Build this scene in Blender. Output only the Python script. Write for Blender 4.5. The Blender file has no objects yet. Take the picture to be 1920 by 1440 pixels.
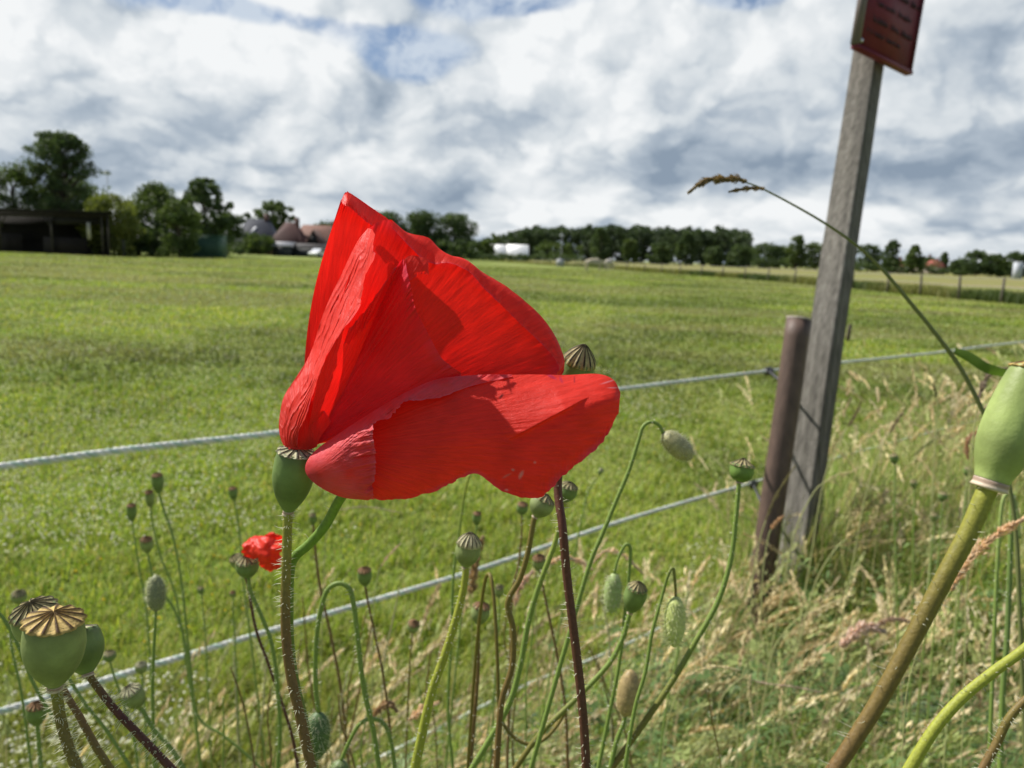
import bpy, math, random
import numpy as np
from mathutils import Vector, Matrix

# ---------------------------------------------------------------- camera
SC = bpy.context.scene
COL = SC.collection
FPX = 1450.0
CAMZ = 1.25
PITCH = math.radians(9.37)
ROLL = math.radians(2.0)
F0 = np.array([0, math.cos(PITCH), -math.sin(PITCH)])
R0 = np.array([1.0, 0, 0])
U0 = np.array([0, math.sin(PITCH), math.cos(PITCH)])
RR = R0*math.cos(ROLL) + U0*math.sin(ROLL)
UU = U0*math.cos(ROLL) - R0*math.sin(ROLL)
CAM = np.array([0, 0, CAMZ])
cam_d = bpy.data.cameras.new('camera')
cam = bpy.data.objects.new('camera', cam_d)
COL.objects.link(cam)
m = Matrix(((RR[0], UU[0], -F0[0], 0), (RR[1], UU[1], -F0[1], 0), (RR[2], UU[2], -F0[2], CAMZ), (0, 0, 0, 1)))
cam.matrix_world = m
cam_d.sensor_width = 36
cam_d.lens = 36*FPX/1920
cam_d.clip_start = 0.01
cam_d.clip_end = 6000
cam_d.dof.use_dof = True
cam_d.dof.focus_distance = 0.205
cam_d.dof.aperture_fstop = 25.0
SC.camera = cam

# ---------------------------------------------------------------- light
SUN_AZ = math.radians(-64)      # left of the view direction (+Y), in front of the camera
SUN_EL = math.radians(48)
sd = Vector((math.sin(SUN_AZ)*math.cos(SUN_EL), math.cos(SUN_AZ)*math.cos(SUN_EL), math.sin(SUN_EL)))
ld = bpy.data.lights.new('sun', 'SUN'); ld.energy = 5.0; ld.angle = math.radians(0.53); ld.color = (1, 0.95, 0.87)
lo = bpy.data.objects.new('sun', ld); COL.objects.link(lo)
lo.rotation_euler = (-sd).to_track_quat('-Z', 'Y').to_euler()
lo.location = (0, 0, 30)
SC.view_settings.view_transform = 'Standard'
SC.view_settings.look = 'None'
SC.view_settings.exposure = 0.35
SC.view_settings.gamma = 1
SC.cycles.max_bounces = 6
SC.cycles.transparent_max_bounces = 8
SC.cycles.sample_clamp_indirect = 6
SC.cycles.use_denoising = True

# ---------------------------------------------------------------- world: sky and clouds
W = bpy.data.worlds.new('World'); SC.world = W; W.use_nodes = True
NT = W.node_tree; NT.nodes.clear()


class NB:
    def __init__(s, nt): s.nt = nt
    def n(s, t, **k):
        x = s.nt.nodes.new(t)
        for a, b in k.items(): setattr(x, a, b)
        return x
    def put(s, sock, v):
        if isinstance(v, bpy.types.NodeSocket): s.nt.links.new(v, sock)
        else: sock.default_value = v
    def m(s, op, a, b=0.0, c=0.0, clamp=False):
        x = s.n('ShaderNodeMath', operation=op, use_clamp=clamp)
        s.put(x.inputs[0], a); s.put(x.inputs[1], b); s.put(x.inputs[2], c)
        return x.outputs[0]
    def v(s, op, a, b=(0, 0, 0), out=0):
        x = s.n('ShaderNodeVectorMath', operation=op)
        s.put(x.inputs[0], a)
        if op == 'SCALE': s.put(x.inputs[3], b)
        else: s.put(x.inputs[1], b)
        return x.outputs[out]
    def sstep(s, v, a, b, lo=0.0, hi=1.0):
        x = s.n('ShaderNodeMapRange', interpolation_type='SMOOTHSTEP')
        s.put(x.inputs[0], v); x.inputs[1].default_value = a; x.inputs[2].default_value = b
        x.inputs[3].default_value = lo; x.inputs[4].default_value = hi
        return x.outputs[0]
    def mix(s, f, a, b, mode='MIX'):
        x = s.n('ShaderNodeMix', data_type='RGBA', blend_type=mode)
        s.put(x.inputs[0], f); s.put(x.inputs[6], a); s.put(x.inputs[7], b)
        return x.outputs[2]
    def noise(s, vec, scale, detail=3, rough=0.5, dist=0.0, out=0):
        x = s.n('ShaderNodeTexNoise')
        if vec is not None: s.put(x.inputs['Vector'], vec)
        x.inputs['Scale'].default_value = scale; x.inputs['Detail'].default_value = detail
        x.inputs['Roughness'].default_value = rough; x.inputs['Distortion'].default_value = dist
        return x.outputs[out]


def ray(px, py):
    v = F0 + RR*(px-960)/FPX - UU*(py-720)/FPX
    return v/np.linalg.norm(v)


def make_world():
    b = NB(NT)
    tc = b.n('ShaderNodeTexCoord')
    D = b.v('NORMALIZE', tc.outputs['Generated'])
    sep = b.n('ShaderNodeSeparateXYZ'); b.put(sep.inputs[0], D)
    sky = b.n('ShaderNodeTexSky', sky_type='NISHITA')
    sky.sun_disc = False; sky.sun_elevation = SUN_EL; sky.sun_rotation = SUN_AZ
    sky.air_density = 1.0; sky.dust_density = 1.0; sky.ozone_density = 2.0
    z = b.m('MAXIMUM', sep.outputs[2], 0.0)

    def coord(dz, da, k=3.3, kz=1.5):
        zz = b.m('ADD', z, dz)
        w = b.m('LOGARITHM', b.m('ADD', zz, 0.16), math.e)
        c = b.n('ShaderNodeCombineXYZ')
        b.put(c.inputs[0], b.m('MULTIPLY', b.m('ADD', sep.outputs[0], da), k))
        b.put(c.inputs[1], b.m('MULTIPLY', sep.outputs[1], k))
        b.put(c.inputs[2], b.m('MULTIPLY', w, kz))
        return c.outputs[0]

    def blobs(lst):
        tot = None
        for (px, py, rx, ry, amt) in lst:
            d0 = ray(px, py)
            q = b.v('SUBTRACT', D, tuple(d0))
            q = b.v('MULTIPLY', q, (FPX/rx, FPX/rx, FPX/ry))
            l = b.v('LENGTH', q, out=1)
            g = b.sstep(l, 0.0, 1.6, amt, 0.0)
            tot = g if tot is None else b.m('ADD', tot, g)
        return tot
    holes = blobs([(770, 118, 170, 55, -.50), (610, 60, 170, 30, -.26), (60, 112, 130, 22, -.40), (400, 6, 240, 26, -.36),
                   (930, 0, 230, 34, -.45), (1390, -5, 100, 28, -.42), (1740, 400, 80, 14, -.1), (210, 25, 130, 20, -.10),
                   (1000, 150, 130, 120, .26), (1250, 60, 230, 90, .22), (1700, 200, 500, 200, .25), (450, 250, 700, 130, .24),
                   (900, 400, 1300, 60, .16)])
    shade_b = blobs([(1480, 325, 330, 40, -.34), (1800, 300, 240, 60, -.30), (450, 350, 330, 45, -.26), (1200, 330, 200, 40, -.22),
                     (975, 80, 110, 80, .16), (1300, 60, 200, 60, .05), (600, 130, 140, 60, .20), (1800, 120, 160, 120, -.12),
                     (1500, 395, 500, 22, .28), (900, 405, 500, 26, .16), (1250, 170, 120, 60, -.14), (480, 165, 60, 35, -.16),
                     (150, 230, 200, 120, .12), (1150, 230, 160, 60, -.12), (250, 110, 260, 50, .14), (700, 380, 300, 24, -.10), (1750, 440, 300, 18, -.08)])

    def bil(c, sc, det, rg=0.5):
        """billowing heaps: smooth cells, fractal"""
        x = b.n('ShaderNodeTexVoronoi', feature='F1', normalize=True)
        b.put(x.inputs['Vector'], c); x.inputs['Scale'].default_value = sc; x.inputs['Detail'].default_value = det
        x.inputs['Roughness'].default_value = rg; x.inputs['Lacunarity'].default_value = 2.1
        return b.m('SUBTRACT', 1.0, x.outputs['Distance'])

    def warp(c, amt):
        q = b.noise(c, 1.7, 5, 0.6, out=1)
        return b.v('ADD', c, b.v('SCALE', b.v('SUBTRACT', q, (.5, .5, .5)), amt))
    WA = 0.55
    c0 = warp(coord(0, 0), WA); c1 = b.v('ADD', c0, b.v('SUBTRACT', coord(0.020, -0.024), coord(0, 0)))
    A = bil(c0, 1.25, 3, .45); B = bil(c1, 1.25, 3, .45)
    A3 = bil(c0, 5.5, 1.5, .5); B3 = bil(b.v('ADD', c0, b.v('SCALE', b.v('SUBTRACT', c1, c0), 0.5)), 5.5, 1.5, .5)
    N0 = b.noise(c0, 0.9, 5, 0.45); N1 = b.noise(c1, 0.9, 5, 0.45)
    cov = b.m('ADD', b.m('ADD', b.m('ADD', b.m('MULTIPLY', b.m('SUBTRACT', A, .62), .8), b.m('MULTIPLY', b.m('SUBTRACT', A3, .62), .16)), N0), holes)
    mask = b.sstep(cov, 0.29, 0.47)
    rel = b.m('ADD', b.m('MULTIPLY', b.m('SUBTRACT', A, B), 3.3), b.m('MULTIPLY', b.m('SUBTRACT', A3, B3), 0.45))
    rel2 = b.m('MULTIPLY', b.m('SUBTRACT', N0, N1), 2.2)
    low = b.noise(coord(0.02, 0), 1.5, 3, 0.5, 0.2)
    sh = b.m('ADD', b.m('ADD', rel, rel2), b.m('MULTIPLY', b.m('SUBTRACT', 0.5, low), 1.0))
    sh = b.m('ADD', b.m('ADD', sh, shade_b), 0.62)
    sh = b.m('ADD', sh, b.m('ADD', b.m('MULTIPLY', b.m('SUBTRACT', A, 0.66), 0.8), b.m('MULTIPLY', b.m('SUBTRACT', A3, 0.66), 0.22)))
    ramp = b.n('ShaderNodeValToRGB'); b.put(ramp.inputs[0], sh)
    e = ramp.color_ramp.elements
    e[0].position = 0.0; e[0].color = (0.26, 0.33, 0.42, 1)
    e[1].position = 1.0; e[1].color = (0.90, 0.92, 0.93, 1)
    k = ramp.color_ramp.elements.new(0.32); k.color = (0.42, 0.49, 0.57, 1)
    k = ramp.color_ramp.elements.new(0.62); k.color = (0.66, 0.71, 0.75, 1)
    skc = b.v('SCALE', sky.outputs[0], 0.085)
    skb = b.mix(0.35, skc, (0.20, 0.32, 0.58, 1))
    wisp = b.sstep(b.noise(warp(coord(0, 0), .5), 3.4, 8, 0.62, 0.5), 0.36, 0.60, 0.05, 0.95)
    skb = b.mix(wisp, skb, (0.60, 0.68, 0.78, 1))
    hz = b.sstep(z, 0.0, 0.10, 0.6, 0.0)
    skb = b.mix(hz, skb, (0.50, 0.62, 0.75, 1))
    # clouds stay low in view; unseen ones overhead and behind thinned to weaken fill light
    opn = b.m('MULTIPLY', b.sstep(sep.outputs[2], 0.36, 0.62, 1.0, 0.08), b.sstep(sep.outputs[1], -0.3, 0.3, 0.35, 1.0))
    mask = b.m('MULTIPLY', mask, opn)
    skb = b.mix(b.m('SUBTRACT', 1.0, opn), skb, skc)
    colr = b.mix(mask, skb, ramp.outputs[0])
    bg = b.n('ShaderNodeBackground'); b.put(bg.inputs[0], colr); bg.inputs[1].default_value = 0.79
    out = b.n('ShaderNodeOutputWorld'); NT.links.new(bg.outputs[0], out.inputs[0])


make_world()
W.cycles.sampling_method = 'MANUAL'; W.cycles.sample_map_resolution = 256

# ---------------------------------------------------------------- helpers
def unp(px, py, d):
    return CAM + d*(F0 + RR*(px-960)/FPX - UU*(py-720)/FPX)


def gp(px, py, z=0.0):
    v = F0 + RR*(px-960)/FPX - UU*(py-720)/FPX
    t = (z-CAMZ)/v[2]
    return CAM + v*t


def at(px, Y):
    """x and z-scale helper: world x of image column px on the horizon at distance Y"""
    py = 447+.035*px
    v = F0 + RR*(px-960)/FPX - UU*(py-720)/FPX
    return v[0]/v[1]*Y


def zat(px, py, Y):
    v = F0 + RR*(px-960)/FPX - UU*(py-720)/FPX
    return CAMZ + v[2]/v[1]*Y


FP = np.array([0.82, 2.48]); FD = np.array([0.74, 0.673]); FD /= np.linalg.norm(FD); FN = np.array([FD[1], -FD[0]])


def fp(px, py, off=0.0):
    """point of the fence plane (offset towards the camera by off) seen at px, py"""
    v = F0 + RR*(px-960)/FPX - UU*(py-720)/FPX
    p0 = FP + FN*off
    t = (p0 @ FN)/(v[:2] @ FN)
    return CAM + v*t


def sst(x, a, b):
    t = np.clip((x-a)/(b-a), 0, 1)
    return t*t*(3-2*t)


def bank(x, y):
    s = (x-FP[0])*FN[0] + (y-FP[1])*FN[1]
    return 0.24*sst(s, 0.05, 1.2)*(1-0.9*sst(s, 3, 7)) - .0*s


RNG = np.random.default_rng(7)


def hash2(i, j, s):
    h = np.sin(i*127.1 + j*311.7 + s*74.7)*43758.5453
    return h - np.floor(h)


def vn(x, y, s=0):
    x = np.asarray(x, float); y = np.asarray(y, float)
    i = np.floor(x); j = np.floor(y); fx = x-i; fy = y-j
    fx = fx*fx*(3-2*fx); fy = fy*fy*(3-2*fy)
    a = hash2(i, j, s); b_ = hash2(i+1, j, s); c = hash2(i, j+1, s); d = hash2(i+1, j+1, s)
    return (a*(1-fx)+b_*fx)*(1-fy) + (c*(1-fx)+d*fx)*fy


def fbm(x, y, s=0, o=3):
    t = 0; a = .5; f = 1
    for k in range(o):
        t = t + a*vn(np.asarray(x)*f, np.asarray(y)*f, s+k*13); a *= .5; f *= 2
    return t


def tag(o, label=None, cat=None, group=None, kind=None):
    if label: o['label'] = label
    if cat: o['category'] = cat
    if group: o['group'] = group
    if kind: o['kind'] = kind
    return o


def thing(name, label, cat, loc, group=None):
    o = bpy.data.objects.new(name, None); COL.objects.link(o)
    o.empty_display_size = 0.05
    o.location = Vector(tuple(float(v) for v in loc))
    return tag(o, label, cat, group)


def mesh_np(name, V, faces, mat, col=None, parent=None, uv=None, smooth=True):
    """faces: list of int arrays (n,k)"""
    me = bpy.data.meshes.new(name)
    V = np.asarray(V, dtype=np.float32)
    if parent is not None:
        q = parent
        while q is not None:
            V = V - np.array(q.location, dtype=np.float32); q = q.parent
    me.vertices.add(len(V)); me.vertices.foreach_set('co', V.ravel())
    loops = np.concatenate([f.ravel() for f in faces]).astype(np.int32)
    cnt = np.concatenate([np.full(len(f), f.shape[1]) for f in faces]).astype(np.int32)
    st = np.concatenate([[0], np.cumsum(cnt)[:-1]]).astype(np.int32)
    me.loops.add(len(loops)); me.loops.foreach_set('vertex_index', loops)
    me.polygons.add(len(cnt)); me.polygons.foreach_set('loop_start', st); me.polygons.foreach_set('loop_total', cnt)
    if smooth: me.polygons.foreach_set('use_smooth', np.ones(len(cnt), dtype=bool))
    if col is not None:
        ca = me.color_attributes.new('Col', 'FLOAT_COLOR', 'POINT')
        c4 = np.ones((len(V), 4), dtype=np.float32); c4[:, :3] = np.asarray(col)[:, :3]
        ca.data.foreach_set('color', c4.ravel())
    if uv is not None:
        ul = me.uv_layers.new(name='UVMap')
        ul.data.foreach_set('uv', np.asarray(uv, dtype=np.float32)[loops].ravel())
    me.update(calc_edges=True); me.validate()
    o = bpy.data.objects.new(name, me); COL.objects.link(o)
    if mat: me.materials.append(mat)
    if parent is not None: o.parent = parent
    return o


class MB:
    """collects shapes of one mesh"""
    def __init__(s): s.V = []; s.F3 = []; s.F4 = []; s.C = []; s.n = 0
    def add(s, V, f3=None, f4=None, c=(1, 1, 1)):
        V = np.asarray(V, float)
        c = np.asarray(c, float)
        if c.ndim == 1: c = np.tile(c[:3], (len(V), 1))
        if f3 is not None and len(f3): s.F3.append(np.asarray(f3)+s.n)
        if f4 is not None and len(f4): s.F4.append(np.asarray(f4)+s.n)
        s.V.append(V); s.C.append(c); s.n += len(V)
    def box(s, lo, hi, c=(1, 1, 1), M=None):
        lo = np.array(lo, float); hi = np.array(hi, float)
        V = np.array([[(lo, hi)[(i >> 0) & 1][0], (lo, hi)[(i >> 1) & 1][1], (lo, hi)[(i >> 2) & 1][2]] for i in range(8)])
        if M is not None: V = V @ M[:3, :3].T + M[:3, 3]
        s.add(V, f4=[(0, 2, 3, 1), (4, 5, 7, 6), (0, 1, 5, 4), (2, 6, 7, 3), (0, 4, 6, 2), (1, 3, 7, 5)], c=c)
    def tube(s, P, R, sides=8, c=(1, 1, 1), caps=True, sub=1, twist=0):
        P = np.asarray(P, float); n0 = len(P)
        R = np.broadcast_to(np.asarray(R, float), (n0,)).copy()
        c = np.asarray(c, float)
        if c.ndim == 1: c = np.tile(c[:3], (n0, 1))
        if sub > 1:
            R = cr(R[:, None], sub)[:, 0]; c = cr(c, sub); P = cr(P, sub)
        n = len(P)
        T = np.gradient(P, axis=0); T /= np.linalg.norm(T, axis=1)[:, None]+1e-12
        up = np.array([0, 0, 1.0]) if abs(T[0][2]) < .9 else np.array([1.0, 0, 0])
        a = np.cross(T[0], up); a /= np.linalg.norm(a)
        V = []; ang = np.arange(sides)/sides*2*math.pi
        for i in range(n):
            a = a - T[i]*(a@T[i]); a /= np.linalg.norm(a)+1e-12
            b_ = np.cross(T[i], a)
            V.append(P[i] + R[i]*(np.cos(ang)[:, None]*a + np.sin(ang)[:, None]*b_))
        V = np.concatenate(V)
        i, j = np.meshgrid(np.arange(n-1), np.arange(sides), indexing='ij')
        i = i.ravel(); j = j.ravel(); j2 = (j+1) % sides
        f4 = np.stack([i*sides+j, i*sides+j2, (i+1)*sides+j2, (i+1)*sides+j], 1)
        C = np.repeat(c, sides, axis=0)
        f3 = None
        if caps:
            V = np.vstack([V, P[0], P[-1]]); C = np.vstack([C, c[0], c[-1]])
            k = np.arange(sides); k2 = (k+1) % sides; L = n*sides
            f3 = np.concatenate([np.stack([k2, k, np.full(sides, L)], 1), np.stack([(n-1)*sides+k, (n-1)*sides+k2, np.full(sides, L+1)], 1)])
        s.add(V, f3=f3, f4=f4, c=C)
        return P, R
    def build(s, name, mat, parent=None, smooth=True):
        f = []
        if s.F3: f.append(np.concatenate(s.F3))
        if s.F4: f.append(np.concatenate(s.F4))
        return mesh_np(name, np.concatenate(s.V), f, mat, np.concatenate(s.C), parent, smooth=smooth)


def cr(P, sub):
    """Catmull-Rom through rows of P"""
    P = np.asarray(P, float)
    if len(P) < 2: return P
    Q = np.vstack([2*P[0]-P[1], P, 2*P[-1]-P[-2]])
    out = []
    t = (np.arange(sub)/sub)[:, None]
    for i in range(len(P)-1):
        p0, p1, p2, p3 = Q[i], Q[i+1], Q[i+2], Q[i+3]
        out.append(.5*((2*p1)+(-p0+p2)*t+(2*p0-5*p1+4*p2-p3)*t*t+(-p0+3*p1-3*p2+p3)*t**3))
    out.append(P[-1:])
    return np.concatenate(out)


def cr_n(P, n):
    """resample to n points (uniform parameter)"""
    P = np.asarray(P, float); k = len(P)
    Q = np.concatenate([(2*P[0]-P[1])[None], P, (2*P[-1]-P[-2])[None]])
    u = np.linspace(0, k-1, n); i = np.minimum(u.astype(int), k-2); t = (u-i)
    sh = (-1,)+(1,)*(P.ndim-1); t = t.reshape(sh)
    p0, p1, p2, p3 = Q[i], Q[i+1], Q[i+2], Q[i+3]
    return .5*((2*p1)+(-p0+p2)*t+(2*p0-5*p1+4*p2-p3)*t*t+(-p0+3*p1-3*p2+p3)*t**3)


# ---------------------------------------------------------------- materials
def mat_col(name, rough=0.6, trans=0.0, nscale=0, namt=0.25, bump=0.0, bscale=200, tint=(1, 1, 1), spec=0.3, metal=0.0, tcol=None, stretch=None, coat=0):
    """vertex colour x noise, optional translucency (leaves) and bump"""
    mt = bpy.data.materials.new(name); mt.use_nodes = True
    nt = mt.node_tree; nt.nodes.clear(); b = NB(nt)
    at_ = b.n('ShaderNodeAttribute', attribute_name='Col')
    c = at_.outputs['Color']
    tc = b.n('ShaderNodeTexCoord'); vec = tc.outputs['Object']
    if stretch: vec = b.v('MULTIPLY', vec, stretch)
    if tint != (1, 1, 1): c = b.mix(1.0, c, (*tint, 1), 'MULTIPLY')
    if nscale:
        nz = b.noise(vec, nscale, 5, 0.6)
        f = b.sstep(nz, 0.25, 0.75, 1-namt, 1+namt)
        c = b.v('SCALE', c, f)
    pr = b.n('ShaderNodeBsdfPrincipled')
    b.put(pr.inputs['Base Color'], c); pr.inputs['Roughness'].default_value = rough
    pr.inputs['Specular IOR Level'].default_value = spec; pr.inputs['Metallic'].default_value = metal
    if coat: pr.inputs['Coat Weight'].default_value = coat
    if bump:
        bp = b.n('ShaderNodeBump'); bp.inputs['Strength'].default_value = bump; bp.inputs['Distance'].default_value = 1.0/bscale
        b.put(bp.inputs['Height'], b.noise(vec, bscale, 4, 0.6)); nt.links.new(bp.outputs[0], pr.inputs['Normal'])
    out = b.n('ShaderNodeOutputMaterial'); res = pr.outputs[0]
    if trans:
        tr = b.n('ShaderNodeBsdfTranslucent')
        b.put(tr.inputs[0], b.mix(1.0, c, (*(tcol or (1.0, 1.05, .55)), 1), 'MULTIPLY'))
        mx = b.n('ShaderNodeMixShader'); mx.inputs[0].default_value = trans
        nt.links.new(res, mx.inputs[1]); nt.links.new(tr.outputs[0], mx.inputs[2]); res = mx.outputs[0]
    nt.links.new(res, out.inputs[0])
    return mt


M_GRASS = mat_col('grass_blade', 0.5, 0.42, spec=0.35)
M_LEAF = mat_col('tree_leaf', 0.6, 0.34, spec=0.25)
M_STEM = mat_col('stem', 0.5, 0.12, 900, 0.18, 0.3, 1500, spec=0.35)
M_HAIR = mat_col('stem_hair', 0.5, 0.5, spec=0.3, tcol=(1, 1, .9))
M_POD = mat_col('seed_pod', 0.48, 0.0, 260, 0.14, 0.12, 900, spec=0.3)
M_LID = mat_col('pod_lid', 0.6, 0.15, 1200, 0.25, 0.4, 1500, spec=0.2, tcol=(1, .9, .5))
M_BARK = mat_col('bark', 0.9, 0, 8, 0.4)
M_WOODDK = mat_col('weathered_wood', 0.85, 0, 6, 0.35, 0.4, 30, stretch=(4, 4, .5), spec=0.2)
M_PAINT = mat_col('painted_surface', 0.55, 0, 4, 0.12)
M_ROOF = mat_col('roof_tile', 0.75, 0, 3, 0.3)
M_ROPE = mat_col('fence_rope', 0.55, 0.1, 600, 0.2, 0.3, 2500, tcol=(1, 1, 1))
M_BLACK = mat_col('black_plastic', 0.4, 0, 100, 0.1)
M_SEED = mat_col('seed_head', 0.75, 0.35, 300, 0.25, spec=0.2, tcol=(1, .85, .6))
# ---------------------------------------------------------------- ground
def make_ground():
    a = np.concatenate([-np.geomspace(2600, 6, 34), np.linspace(-5.5, 8, 120), np.geomspace(9, 2600, 34)])
    ax = a; ay = a+2
    X, Y = np.meshgrid(ax, ay, indexing='ij'); X = X.ravel(); Y = Y.ravel()
    Z = bank(X, Y) + 0.03*(fbm(X*.9, Y*.9, 3)-.45)*sst(-np.hypot(X, Y), -14, -4)
    n = len(ax); i, j = np.meshgrid(np.arange(n-1), np.arange(n-1), indexing='ij'); i = i.ravel(); j = j.ravel()
    f = np.stack([i*n+j, (i+1)*n+j, (i+1)*n+j+1, i*n+j+1], 1)
    mt = bpy.data.materials.new('meadow_ground'); mt.use_nodes = True
    b = NB(mt.node_tree); mt.node_tree.nodes.clear()
    tc = b.n('ShaderNodeTexCoord').outputs['Object']
    big = b.noise(tc, 0.09, 4, 0.55, 0.5); mid = b.noise(tc, 0.9, 5, 0.6); fine = b.noise(tc, 14, 5, 0.7)
    st = b.noise(b.v('MULTIPLY', tc, (.22, .22, 1)), 1, 4, 0.6, 0.8)
    c = b.mix(b.sstep(big, .36, .62), (.170, .220, .038, 1), (.250, .268, .074, 1))
    c = b.mix(b.sstep(st, .52, .72, 0, .8), c, (.300, .290, .145, 1))
    c = b.mix(b.sstep(mid, .40, .68, 0, .8), c, (.145, .220, .034, 1))
    c = b.v('SCALE', c, b.sstep(fine, .25, .75, .6, 1.35))
    pr = b.n('ShaderNodeBsdfPrincipled'); b.put(pr.inputs['Base Color'], c); pr.inputs['Roughness'].default_value = .9
    pr.inputs['Specular IOR Level'].default_value = .15
    bp = b.n('ShaderNodeBump'); bp.inputs['Distance'].default_value = .08; bp.inputs['Strength'].default_value = .8
    b.put(bp.inputs['Height'], fine); mt.node_tree.links.new(bp.outputs[0], pr.inputs['Normal'])
    o = b.n('ShaderNodeOutputMaterial'); mt.node_tree.links.new(pr.outputs[0], o.inputs[0])
    tag(mesh_np('ground', np.stack([X, Y, Z], 1), [f], mt), kind='structure')
    # mown hay field beyond the far fence
    near = [(700, 483), (880, 486), (1050, 499), (1300, 514), (1600, 533), (1920, 552), (2500, 590)]
    far = [(700, 475), (880, 482.5), (1050, 488), (1300, 495.5), (1600, 506), (1920, 517.5), (2500, 538)]
    A = np.array([gp(*p) for p in near]); B = np.array([gp(*p) for p in far]); A = cr(A, 6); B = cr(B, 6)
    A[:, 2] = .05; B[:, 2] = .05
    k = 10; V = np.concatenate([A+(B-A)*(i/k)**2 for i in range(k+1)]); n = len(A)
    i, j = np.meshgrid(np.arange(k), np.arange(n-1), indexing='ij'); i = i.ravel(); j = j.ravel()
    f = np.stack([i*n+j, i*n+j+1, (i+1)*n+j+1, (i+1)*n+j], 1)
    mt = bpy.data.materials.new('hay_stubble'); mt.use_nodes = True
    b = NB(mt.node_tree); mt.node_tree.nodes.clear()
    tc = b.n('ShaderNodeTexCoord').outputs['Object']
    n1 = b.noise(tc, .05, 4, .6, .5); n2 = b.noise(tc, 1.5, 4, .7)
    c = b.mix(b.sstep(n1, .4, .62), (.25, .225, .105, 1), (.20, .22, .075, 1)); c = b.v('SCALE', c, b.sstep(n2, .2, .8, .75, 1.2))
    df = b.n('ShaderNodeBsdfDiffuse'); b.put(df.inputs[0], c); o = b.n('ShaderNodeOutputMaterial')
    mt.node_tree.links.new(df.outputs[0], o.inputs[0])
    tag(mesh_np('hay_field', V, [f], mt), kind='structure')


make_ground()


# ---------------------------------------------------------------- grass
def blades(P, H, Wd, az, lean, colr, bend=.35, root=.75, tipc=1.12):
    n = len(P); up = np.array([0, 0, 1.0])
    d = np.stack([np.cos(az), np.sin(az), np.zeros(n)], 1); sd_ = np.stack([-np.sin(az), np.cos(az), np.zeros(n)], 1)
    w = (Wd*.5)[:, None]*sd_
    v0 = P-w; v1 = P+w
    mid = P + up*(H*.55)[:, None] + d*(H*lean*bend)[:, None]
    tip = P + up*(H*np.sqrt(np.maximum(1-lean*lean*.6, .15)))[:, None] + d*(H*lean)[:, None]
    V = np.stack([v0, v1, mid-w*.8, mid+w*.8, tip], 1).reshape(-1, 3)
    k = np.arange(n)*5
    f4 = np.stack([k, k+1, k+3, k+2], 1); f3 = np.stack([k+2, k+3, k+4], 1)
    c = np.repeat(colr[:, None, :], 5, 1); c[:, :2] *= root; c[:, 4] *= tipc  # roots darkened, tips brightened: shade gaps and sunlit tips put into the colour
    return V, f4, f3, c.reshape(-1, 3)


def pal(n, cols, w, jit=.18):
    c = np.array(cols)[RNG.choice(len(cols), n, p=np.array(w)/sum(w))]
    return c*(1+RNG.uniform(-jit, jit, (n, 1)))*(1+RNG.uniform(-.06, .06, (n, 3)))


def field_grass():
    N = 520000
    az = RNG.uniform(-46, 46, N)*math.pi/180
    r = 1.15*np.exp(RNG.uniform(0, 1, N)**.93*math.log(95/1.15))
    x = r*np.sin(az); y = r*np.cos(az)
    s = (x-FP[0])*FN[0]+(y-FP[1])*FN[1]
    k = (s < .25) | (s > 3.2); x, y, r, s = x[k], y[k], r[k], s[k]; n = len(x)
    cl = fbm(x*1.6, y*1.6, 5); cl2 = fbm(x*.35, y*.35, 9); cl3 = vn(x*7, y*7, 2)
    keep = RNG.uniform(0, 1, n) < .45+.9*cl3
    x, y, r, cl, cl2, cl3 = [q[keep] for q in (x, y, r, cl, cl2, cl3)]; n = len(x)
    sc = np.maximum(1, r/5)
    H = (.014+.045*cl**1.5+.016*RNG.uniform(0, 1, n)+.03*cl3**2)*np.minimum(sc, 1.6)**.1
    W_ = .0042*RNG.uniform(.6, 1.3, n)*np.maximum(1, (r/2.6))
    a = RNG.uniform(0, 2*math.pi, n); lean = RNG.uniform(.2, 1.0, n)
    base = pal(n, [(.235, .310, .045), (.155, .245, .032), (.310, .355, .072), (.38, .36, .16)], [5, 3, 3.5, 1.5])
    f = (0.54+.88*sst(cl2, .25, .65)+.25*(vn(x*2.3, y*2.3, 33)-.5))[:, None]
    base = base*f*np.stack([1+.25*(cl2-.4), np.ones(n), np.ones(n)], 1)
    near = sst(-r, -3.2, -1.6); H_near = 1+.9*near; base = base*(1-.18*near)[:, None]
    dry = (sst(fbm(x*.16+4, y*.34, 21), .38, .60))[:, None]*.85*(.6+.4*sst(r, 4, 14))[:, None]
    base = base*(1-dry)+np.array([.33, .31, .15])*dry
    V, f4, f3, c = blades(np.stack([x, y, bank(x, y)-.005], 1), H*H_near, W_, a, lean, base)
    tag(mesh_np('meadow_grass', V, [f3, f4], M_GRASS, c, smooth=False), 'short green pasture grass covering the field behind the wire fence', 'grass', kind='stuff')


field_grass()


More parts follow.
